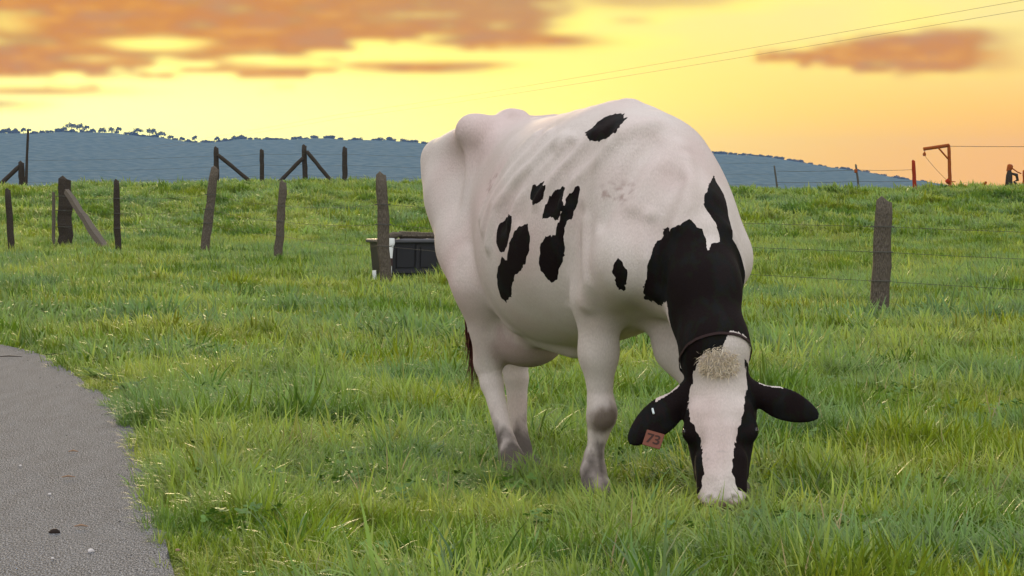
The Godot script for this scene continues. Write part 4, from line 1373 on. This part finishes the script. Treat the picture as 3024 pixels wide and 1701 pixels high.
func black_dist(p: Vector3, nrm: Vector3) -> float:   # below zero where the hair is black
	var jag := 0.010 * noise2.get_noise_3d(p.x * 60.0, p.y * 12.0, p.z * 60.0) + 0.004 * noise.get_noise_3d(p.x * 60.0, p.y * 60.0, p.z * 60.0)
	var hc := head_co(p)
	var best := 1.0
	if (p - HEAD_BALL).length() < HEAD_R and hc.y > 0.0 - maxf(0.0, -hc.z - 0.06) * 0.6:
		if absf(hc.x) > 0.135 and hc.y < 0.31:
			var rim := absf(hc.y - 0.075 - (absf(hc.x) - 0.14) * (0.35 if hc.x > 0.0 else 0.80))
			return -0.05 if absf(hc.x) > 0.215 or hc.y > 0.06 + (absf(hc.x) - 0.13) * (0.25 if hc.x > 0.0 else 0.70) else 0.05     # ears, white along the upper root
		var w := poly_dist(Vector2(hc.x, hc.y), blaze)
		if hc.z < -0.10 and hc.y < 0.44:
			w = maxf(w, 0.03)
		return -w + jag
	# the neck is black from its root to the collar, with a white patch on the left behind the poll
	var ax := Vector3(0.34, -0.43, 0.10)
	var along := (p - Vector3(0.22, 0.95, 0.0)).dot(ax) / ax.length_squared()
	if p.x > 0.34 and along > 0.50:
		return maxf(-0.04, minf((along - 0.93) * 0.5, 0.098 + (along - 0.93) * 0.35 - p.z)) + jag
	if p.x > (0.05 if p.y > 0.71 else 0.22):
		var q := Vector2(p.z, p.y)
		for m in front_marks:
			best = minf(best, poly_dist(q, m))
		for m in front_whites:
			best = maxf(best, -poly_dist(q, m))
		if best < 0.02: return best + jag * 0.55
	if p.z > 0.02 and p.x < 0.3:
		var q := Vector2(p.x, p.y)
		for m in flank_marks:
			best = minf(best, poly_dist(q, m))
	elif p.z < -0.05:
		for m in [Vector3(-0.55, 1.1, 0.2), Vector3(-1.2, 1.0, 0.17), Vector3(-0.15, 0.9, 0.12)]:
			best = minf(best, Vector2((p.x - m.x) * 0.9, p.y - m.y).length() - m.z + 0.05 * noise.get_noise_2d(p.x * 6.0, p.y * 6.0))
	return best + jag

func coat(p: Vector3, black: bool) -> Color:
	var n := noise.get_noise_3d(p.x * 5.0, p.y * 5.0, p.z * 5.0)
	var n2 := noise2.get_noise_3d(p.x * 9.0, p.y * 4.0, p.z * 9.0)
	if black:
		return Color(0.0085, 0.0078, 0.0076).lerp(Color(0.015, 0.0115, 0.009), clampf(n2 * 1.5, 0.0, 1.0))
	var c := Color(0.645, 0.582, 0.535)
	c = c.lerp(Color(0.60, 0.475, 0.44), clampf(0.35 + n * 1.5, 0.0, 1.0) * 0.75)          # pink skin through short hair
	c = c.lerp(Color(0.50, 0.44, 0.38), 0.35 * smoothstep(0.05, 0.5, noise2.get_noise_3d(p.x * 3.0 + 8.0, p.y * 1.6, p.z * 3.0)))     # old yellowish dirt
	# mud on the lower legs and the front of the knees: grains with an outline
	var low := 1.0 - smoothstep(0.13, 0.26, p.y + 0.13 * n2 + 0.06 * n + (0.05 if p.x > -0.5 else 0.0))
	if (p - HEAD_BALL).length() > HEAD_R:
		c = c.lerp(Color(0.072, 0.060, 0.050), low * 0.9)
		if p.x > -0.3 and p.x < -0.05 and p.z > 0.0:
			var k := Vector3((p.x + 0.115) * 0.8, p.y - 0.285, p.z - 0.155).length()
			c = c.lerp(Color(0.12, 0.085, 0.06), 0.85 * (1.0 - smoothstep(0.028, 0.066, k + 0.03 * n2 + 0.02 * n)))
		# udder skin and dirt smears on the flank
		if p.y < 0.70:
			c = c.lerp(Color(0.40, 0.29, 0.27), 0.75 * (1.0 - smoothstep(0.8, 1.08, Vector3((p.x + 0.99) / 0.2, (p.y - 0.55) / 0.17, p.z / 0.17).length() + 0.2 * n2)))
		if p.z > 0.1 and p.y > 0.8:
			var sm := smoothstep(0.0, 0.3, noise2.get_noise_3d(p.x * 18.0, p.y * 26.0, 3.0))
			var a := 1.0 - smoothstep(0.03, 0.09, Vector2(p.x + 0.742, p.y - 1.112).length())
			var b := 1.0 - smoothstep(0.02, 0.06, Vector2((p.x - 0.10) * 0.55, p.y - 1.088).length())
			c = c.lerp(Color(0.36, 0.27, 0.24), sm * maxf(a, b) * 0.75)
	else:
		var hc := head_co(p)
		if hc.y > 0.487:
			c = c.lerp(Color(0.42, 0.30, 0.26), smoothstep(0.487, 0.50, hc.y + 0.01 * n2))
		c = c.lerp(Color(0.36, 0.33, 0.32), 0.55 * smoothstep(0.2, 0.5, noise2.get_noise_3d(p.x * 30.0, p.y * 30.0, 9.0)) * (1.0 - smoothstep(0.02, 0.06, Vector2(hc.x + 0.02, hc.y - 0.33).length())))
	return c

func cow_surface(st: SurfaceTool, net: Array, ball: Vector3, radius: float) -> void:
	var vs: PackedVector3Array = net[0]
	var ns: PackedVector3Array = net[1]
	var tris: PackedInt32Array = net[2]
	var bd := PackedFloat32Array()
	bd.resize(vs.size())
	var cw: Array[Color] = []
	cw.resize(vs.size())
	var keep := PackedByteArray()
	keep.resize(vs.size())
	for i in vs.size():
		var far := (vs[i] - ball).length()
		keep[i] = 1 if (radius > 0.0 and far < radius) or (radius < 0.0 and far > -radius) else 0
		if keep[i]:
			bd[i] = black_dist(vs[i], ns[i])
			cw[i] = coat(vs[i], bd[i] < 0.0)
	var emit := func(p: Vector3, n: Vector3, c: Color) -> void:
		st.set_normal(n)
		st.set_color(c)
		st.add_vertex(p)
	for t in range(0, tris.size(), 3):
		var id := [tris[t], tris[t + 1], tris[t + 2]]
		if not (keep[id[0]] and keep[id[1]] and keep[id[2]]):
			continue
		var cnt := 0
		for i in id:
			if bd[i] < 0.0: cnt += 1
		if cnt == 0 or cnt == 3:
			for i in id: emit.call(vs[i], ns[i], cw[i])
			continue
		while (bd[id[0]] < 0.0) != (cnt == 1) or (bd[id[1]] < 0.0) == (cnt == 1) or (bd[id[2]] < 0.0) == (cnt == 1):
			id = [id[1], id[2], id[0]]
		var a: int = id[0]
		var b: int = id[1]
		var c: int = id[2]
		var u := bd[a] / (bd[a] - bd[b])
		var w := bd[a] / (bd[a] - bd[c])
		var pu := vs[a].lerp(vs[b], u)
		var pw := vs[a].lerp(vs[c], w)
		var nu := ns[a].lerp(ns[b], u).normalized()
		var nw := ns[a].lerp(ns[c], w).normalized()
		var ca := coat(vs[a], bd[a] < 0.0)
		var cb := coat(vs[b], bd[b] < 0.0)
		emit.call(vs[a], ns[a], ca); emit.call(pu, nu, ca); emit.call(pw, nw, ca)
		emit.call(pu, nu, cb); emit.call(vs[b], ns[b], cb); emit.call(vs[c], ns[c], cb)
		emit.call(pu, nu, cb); emit.call(vs[c], ns[c], cb); emit.call(pw, nw, cb)

func make_cow() -> void:
	cow_marks()
	var cow := thing("cow", "black and white dairy cow grazing with its head down in the grass", "cow", Vector3(0.523, 0.0, -12.7), deg_to_rad(-62.0))
	var st := SurfaceTool.new()
	st.begin(Mesh.PRIMITIVE_TRIANGLES)
	var h := 0.0115
	cow_surface(st, nets(Vector3(-1.70, -0.03, -0.44), Vector3i(220, 132, 78), h, HEAD_BALL, -(HEAD_R - 0.03)), HEAD_BALL, -(HEAD_R - 0.015))
	h = 0.0056
	cow_surface(st, nets(HEAD_BALL - Vector3.ONE * 0.38, Vector3i(136, 136, 136), h, HEAD_BALL, HEAD_R + 0.01), HEAD_BALL, HEAD_R)
	var m := mat(Color.WHITE, 0.82, 0.24)
	m.vertex_color_use_as_albedo = true
	m.albedo_texture = noise_tex(0.08, 512, lin(0.74, 0.73, 0.72), lin(1.0, 1.0, 1.0), 21, 5)
	m.uv1_triplanar = true
	m.uv1_scale = Vector3(4.0, 1.3, 4.0)
	m.normal_enabled = true
	m.normal_texture = normal_tex(0.12, 512, 22, 3.0)
	m.normal_scale = 0.5
	part("body", st.commit(), m, cow)
	for i in all_prims():
		if prim(i, HEAD_BALL) < 0.45: head_list.append(i)
	cow_extras(cow)


func strands(st: SurfaceTool, rn: RandomNumberGenerator, root: Vector3, dir: Vector3, length: float, width: float, curl: Vector3, c: Color) -> void:
	var side := dir.cross(Vector3(rn.randf_range(-1, 1), rn.randf_range(-1, 1), rn.randf_range(-1, 1))).normalized()
	var last := root
	var d := dir
	for k in 4:
		var nxt := last + d * length / 4.0
		var w0 := width * (1.0 - k * 0.24)
		var w1 := width * (1.0 - (k + 1) * 0.24)
		var nrm := side.cross(d).normalized()
		for q in [last - side * w0, nxt - side * w1, last + side * w0, last + side * w0, nxt - side * w1, nxt + side * w1]:
			st.set_normal(nrm)
			st.set_color(c)
			st.add_vertex(q)
		d = (d + curl * 0.45).normalized()
		last = nxt

func cow_extras(cow: Node3D) -> void:
	var rn := RandomNumberGenerator.new()
	rn.seed = 31
	var hair := mat(Color.WHITE, 0.7, 0.3)
	hair.vertex_color_use_as_albedo = true
	# cream tuft between the ears
	var st := SurfaceTool.new()
	st.begin(Mesh.PRIMITIVE_TRIANGLES)
	for i in 1100:
		var s := rn.randf_range(-0.066, 0.066)
		var t := rn.randf_range(-0.015, 0.085)
		if Vector2(s / 0.066, (t - 0.03) / 0.042).length() > 1.0: continue
		var root := head_pt(s, t, 0.06)
		var out := h_out
		for k in 40:
			var f := field(root, head_list)
			if absf(f) < 0.002: break
			root -= out * f * 0.8
		out = (root - head_pt(s * 0.2, 0.07, -0.10)).normalized()
		var d := (out * 0.35 + h_axis * rn.randf_range(-0.7, 0.9) + h_side * (s * 6.0 + rn.randf_range(-0.6, 0.6))).normalized()
		var c := Color(0.56, 0.45, 0.30).lerp(Color(0.76, 0.68, 0.54), rn.randf())
		strands(st, rn, root, d, rn.randf_range(0.012, 0.034) if rn.randf() < 0.94 else rn.randf_range(0.03, 0.045), 0.0015, h_axis * 0.8 - out * 0.5 + h_side * rn.randf_range(-0.9, 0.9), c)
	part("forelock", st.commit(), hair, cow)
	# fringe of hair along the ears
	# dark red brown switch of the tail
	st = SurfaceTool.new()
	st.begin(Mesh.PRIMITIVE_TRIANGLES)
	for i in 260:
		var u := rn.randf()
		var root := Vector3(-1.46 + 0.05 * u, 0.63 - 0.13 * u, 0.01) + Vector3(rn.randf_range(-1, 1), rn.randf_range(-1, 1), rn.randf_range(-1, 1)) * 0.014
		strands(st, rn, root, Vector3(0.12 + rn.randf_range(-0.12, 0.12), -1, rn.randf_range(-0.12, 0.12)).normalized(), rn.randf_range(0.10, 0.22), 0.0028, Vector3(rn.randf_range(-0.2, 0.2), 0, rn.randf_range(-0.2, 0.2)), Color(0.055, 0.016, 0.012).lerp(Color(0.10, 0.035, 0.025), rn.randf()))
	part("tail_switch", st.commit(), hair, cow)
	# eyes
	var em := mat(lin(0.008, 0.006, 0.006), 0.08, 0.6)
	for s in [-1.0, 1.0]:
		var e := SphereMesh.new()
		e.radius = 0.016
		e.height = 0.032
		part("eye", e, em, cow, head_pt(0.113 * s, 0.233, -0.052))
	# collar: a worn brown strap that has slid down behind the ears
	var cm := mat(lin(0.022, 0.010, 0.009), 0.7, 0.3)
	st = SurfaceTool.new()
	st.begin(Mesh.PRIMITIVE_TRIANGLES)
	var c0 := Vector3(0.545, 0.505, 0.085) - h_axis * 0.035 - h_out * 0.01
	var ax := (Vector3(0.34, -0.43, 0.10).normalized() + h_axis * 0.35).normalized()
	var u := (h_side - ax * h_side.dot(ax)).normalized()
	var w := ax.cross(u)
	if w.dot(h_out) < 0.0: w = -w
	var n := 56
	var ring := PackedVector3Array()
	for k in n:
		var a := TAU * k / n
		var d := u * cos(a) + w * sin(a)
		var r := 0.02
		while r < 0.26 and field(c0 + d * r, neck_list) < 0.001: r += 0.003
		var slack := 0.0005
		ring.append(c0 + d * (minf(r, 0.19) + slack))
	for k in n:
		var p := ring[k]
		var q := ring[(k + 1) % n]
		var dp := (p - c0).normalized()
		var dq := (q - c0).normalized()
		var pr := [p - ax * 0.005, p + ax * 0.005, p + ax * 0.005 + dp * 0.003, p - ax * 0.005 + dp * 0.003]
		var qr := [q - ax * 0.005, q + ax * 0.005, q + ax * 0.005 + dq * 0.003, q - ax * 0.005 + dq * 0.003]
		st.set_smooth_group(-1)
		for j in 4:
			var j2 := (j + 1) % 4
			for vv in [pr[j], qr[j], pr[j2], pr[j2], qr[j], qr[j2]]: st.add_vertex(vv)
	st.generate_normals()
	part("collar", st.commit(), cm, cow)
	# ear tag with its number, and the white stud that holds it
	var tag := part("ear_tag", box(Vector3(0.062, 0.056, 0.003), 0.001), mat(lin(0.155, 0.05, 0.028), 0.7, 0.4), cow)
	tag.transform = Transform3D(Basis(h_side, -h_axis, h_out).orthonormalized() * Basis(Vector3.BACK, -0.32), head_pt(-0.225, 0.268, -0.022))
	meta(tag, "rust orange ear tag with dark digits")
	var tm := TextMesh.new()
	tm.text = "73"
	var fnt := SystemFont.new()
	fnt.font_names = PackedStringArray(["Droid Sans"])
	fnt.font_weight = 700
	tm.font = fnt
	tm.font_size = 48
	tm.pixel_size = 0.00095
	tm.depth = 0.0008
	part("number", tm, mat(lin(0.045, 0.02, 0.015), 0.7), tag, Vector3(0, 0, 0.0021))
	var stud := part("tag_stud", box(Vector3(0.007, 0.022, 0.008), 0.002), mat(lin(0.62, 0.70, 0.70), 0.4), cow)
	stud.transform = Transform3D(Basis(h_side, -h_axis, h_out).orthonormalized() * Basis(Vector3.BACK, 0.2), head_pt(-0.225, 0.157, -0.045))

func cow_marks() -> void:
	flank_marks.append(PackedVector2Array([Vector2(-0.180, 1.303), Vector2(-0.128, 1.279), Vector2(-0.112, 1.267), Vector2(-0.060, 1.275), Vector2(0.038, 1.303), Vector2(-0.009, 1.347), Vector2(-0.069, 1.366), Vector2(-0.116, 1.371), Vector2(-0.149, 1.364), Vector2(-0.161, 1.347), Vector2(-0.161, 1.323)]))
	flank_marks.append(PackedVector2Array([Vector2(-0.355, 1.114), Vector2(-0.309, 1.129), Vector2(-0.253, 1.111), Vector2(-0.262, 1.076), Vector2(-0.277, 1.053), Vector2(-0.299, 1.044), Vector2(-0.359, 1.064), Vector2(-0.367, 1.088)]))
	flank_marks.append(PackedVector2Array([Vector2(-0.245, 1.076), Vector2(-0.220, 1.105), Vector2(-0.181, 1.110), Vector2(-0.154, 1.053), Vector2(-0.173, 1.012), Vector2(-0.199, 0.989), Vector2(-0.220, 1.004), Vector2(-0.259, 0.996), Vector2(-0.256, 1.035)]))
	flank_marks.append(PackedVector2Array([Vector2(-0.148, 1.088), Vector2(-0.122, 1.114), Vector2(-0.106, 1.108), Vector2(-0.111, 1.053), Vector2(-0.135, 1.007), Vector2(-0.159, 0.972), Vector2(-0.184, 0.867), Vector2(-0.215, 0.814), Vector2(-0.250, 0.773), Vector2(-0.269, 0.770), Vector2(-0.282, 0.790), Vector2(-0.300, 0.813), Vector2(-0.294, 0.854), Vector2(-0.275, 0.901), Vector2(-0.243, 0.936), Vector2(-0.228, 0.934), Vector2(-0.200, 0.940), Vector2(-0.192, 0.972), Vector2(-0.171, 1.007), Vector2(-0.153, 1.047)]))
	flank_marks.append(PackedVector2Array([Vector2(-0.557, 0.975), Vector2(-0.521, 0.990), Vector2(-0.502, 1.011), Vector2(-0.436, 1.005), Vector2(-0.442, 0.958), Vector2(-0.464, 0.911), Vector2(-0.491, 0.881), Vector2(-0.532, 0.873), Vector2(-0.563, 0.903)]))
	flank_marks.append(PackedVector2Array([Vector2(-0.425, 0.946), Vector2(-0.392, 0.970), Vector2(-0.339, 0.979), Vector2(-0.323, 0.936), Vector2(-0.336, 0.883), Vector2(-0.372, 0.835), Vector2(-0.425, 0.799), Vector2(-0.460, 0.792), Vector2(-0.496, 0.756), Vector2(-0.548, 0.713), Vector2(-0.616, 0.690), Vector2(-0.644, 0.710), Vector2(-0.617, 0.765), Vector2(-0.577, 0.814), Vector2(-0.522, 0.859), Vector2(-0.493, 0.836), Vector2(-0.466, 0.881), Vector2(-0.448, 0.917)]))
	front_marks.append(PackedVector2Array([Vector2(0.296, 0.816), Vector2(0.292, 0.851), Vector2(0.283, 0.868), Vector2(0.275, 0.845), Vector2(0.272, 0.831), Vector2(0.260, 0.823), Vector2(0.254, 0.783), Vector2(0.245, 0.749), Vector2(0.260, 0.756), Vector2(0.280, 0.782), Vector2(0.284, 0.800)]))
	front_marks.append(PackedVector2Array([Vector2(0.188, 0.896), Vector2(0.174, 0.919), Vector2(0.155, 0.936), Vector2(0.151, 0.964), Vector2(0.140, 0.973), Vector2(0.118, 0.984), Vector2(0.097, 0.998), Vector2(0.081, 0.992), Vector2(0.079, 0.970), Vector2(0.065, 0.965), Vector2(0.062, 0.931), Vector2(0.080, 0.887), Vector2(0.047, 0.917), Vector2(0.009, 0.920), Vector2(0.003, 0.942), Vector2(0.009, 0.987), Vector2(0.021, 1.020), Vector2(0.029, 1.049), Vector2(0.015, 1.082), Vector2(-0.024, 1.116), Vector2(-0.102, 1.154), Vector2(-0.090, 1.128), Vector2(-0.105, 1.088), Vector2(-0.097, 1.054), Vector2(-0.081, 1.014), Vector2(-0.074, 0.964), Vector2(-0.064, 0.930), Vector2(-0.082, 0.913), Vector2(-0.110, 0.861), Vector2(-0.129, 0.810), Vector2(-0.125, 0.770), Vector2(-0.100, 0.700), Vector2(0.100, 0.700), Vector2(0.120, 0.785), Vector2(0.138, 0.780), Vector2(0.143, 0.735), Vector2(0.140, 0.697), Vector2(0.162, 0.714), Vector2(0.179, 0.726), Vector2(0.203, 0.760), Vector2(0.210, 0.834)]))
	blaze = PackedVector2Array([Vector2(-0.030, -0.030), Vector2(-0.060, 0.010), Vector2(-0.085, 0.045), Vector2(-0.107, 0.119), Vector2(-0.107, 0.157), Vector2(-0.095, 0.213), Vector2(-0.071, 0.259), Vector2(-0.060, 0.328), Vector2(-0.059, 0.379), Vector2(-0.063, 0.417), Vector2(-0.077, 0.463), Vector2(-0.118, 0.473), Vector2(-0.140, 0.473), Vector2(-0.200, 0.460), Vector2(-0.200, 0.700), Vector2(0.200, 0.700), Vector2(0.154, 0.473), Vector2(0.075, 0.463), Vector2(0.057, 0.458), Vector2(0.046, 0.435), Vector2(0.036, 0.393), Vector2(0.040, 0.342), Vector2(0.047, 0.296), Vector2(0.060, 0.240), Vector2(0.082, 0.185), Vector2(0.088, 0.111), Vector2(0.095, 0.060), Vector2(0.085, 0.000), Vector2(0.060, -0.030)])

func _ready() -> void:
	noise.seed = 3
	noise.frequency = 0.35
	noise2.seed = 9
	noise2.frequency = 1.3
	# camera
	var cam := Camera3D.new()
	cam.name = "camera"
	cam.fov = rad_to_deg(2.0 * atan(850.5 / 10640.0))
	cam.near = 0.5
	cam.far = 14000.0
	add_child(cam)
	cam.position = Vector3(0, 1.1, 0)
	cam.rotation.x = -atan(290.5 / 10640.0)
	cam.current = true
	# sky, haze, exposure
	var env := Environment.new()
	env.tonemap_mode = Environment.TONE_MAPPER_LINEAR
	env.tonemap_exposure = 1.85
	env.background_mode = Environment.BG_SKY
	var sky := Sky.new()
	var ps := PanoramaSkyMaterial.new()
	ps.panorama = ImageTexture.create_from_image(make_sky())
	sky.sky_material = ps
	env.sky = sky
	env.sdfgi_enabled = true
	env.ssao_enabled = true
	env.ssil_enabled = true
	env.fog_enabled = true
	env.fog_density = 0.000046
	env.fog_light_color = lin(0.19, 0.46, 0.95)
	var we := WorldEnvironment.new()
	we.name = "world"
	we.environment = env
	add_child(we)
	# the last of the sun, low over the hills on the left
	var sun := DirectionalLight3D.new()
	sun.name = "sun"
	sun.light_energy = 0.6
	sun.light_angular_distance = 12.0
	sun.light_color = Color(1.0, 0.88, 0.68)
	sun.shadow_enabled = true
	add_child(sun)
	sun.rotation = Vector3(deg_to_rad(-9.0), deg_to_rad(180.0 + 8.0), 0)
	# setting
	for q in PATH_EDGE: path_poly.append(Vector2(q[0], q[1]))
	make_ground()
	make_path()
	make_hills()
	make_far_trees()
	make_grass()
	# fences, trough and what stands on the bank
	var dark := wood(lin(0.024, 0.020, 0.016), lin(0.090, 0.074, 0.058), 31)
	var grey := wood(lin(0.045, 0.038, 0.029), lin(0.21, 0.178, 0.138), 33)
	var pale := wood(lin(0.07, 0.060, 0.047), lin(0.19, 0.162, 0.128), 35)
	var rust := wood(lin(0.20, 0.045, 0.012), lin(0.42, 0.13, 0.04), 37)  # rusty wood with the orange sky glow put into its colour
	var red := wood(lin(0.20, 0.02, 0.01), lin(0.40, 0.06, 0.025), 39)  # red of the sky glow put into the colour
	var wire := mat(lin(0.085, 0.083, 0.07), 0.8, 0.2)
	make_near_fence(dark, grey, pale, wire)
	make_crest(dark, grey, wire, rust, red)
	make_trough(grey, pale)
	make_power_lines(mat(lin(0.16, 0.11, 0.07), 0.7, 0.3))
	# the cow
	cow_shapes()
	make_cow()
	# small things
	make_weeds()
	make_litter()
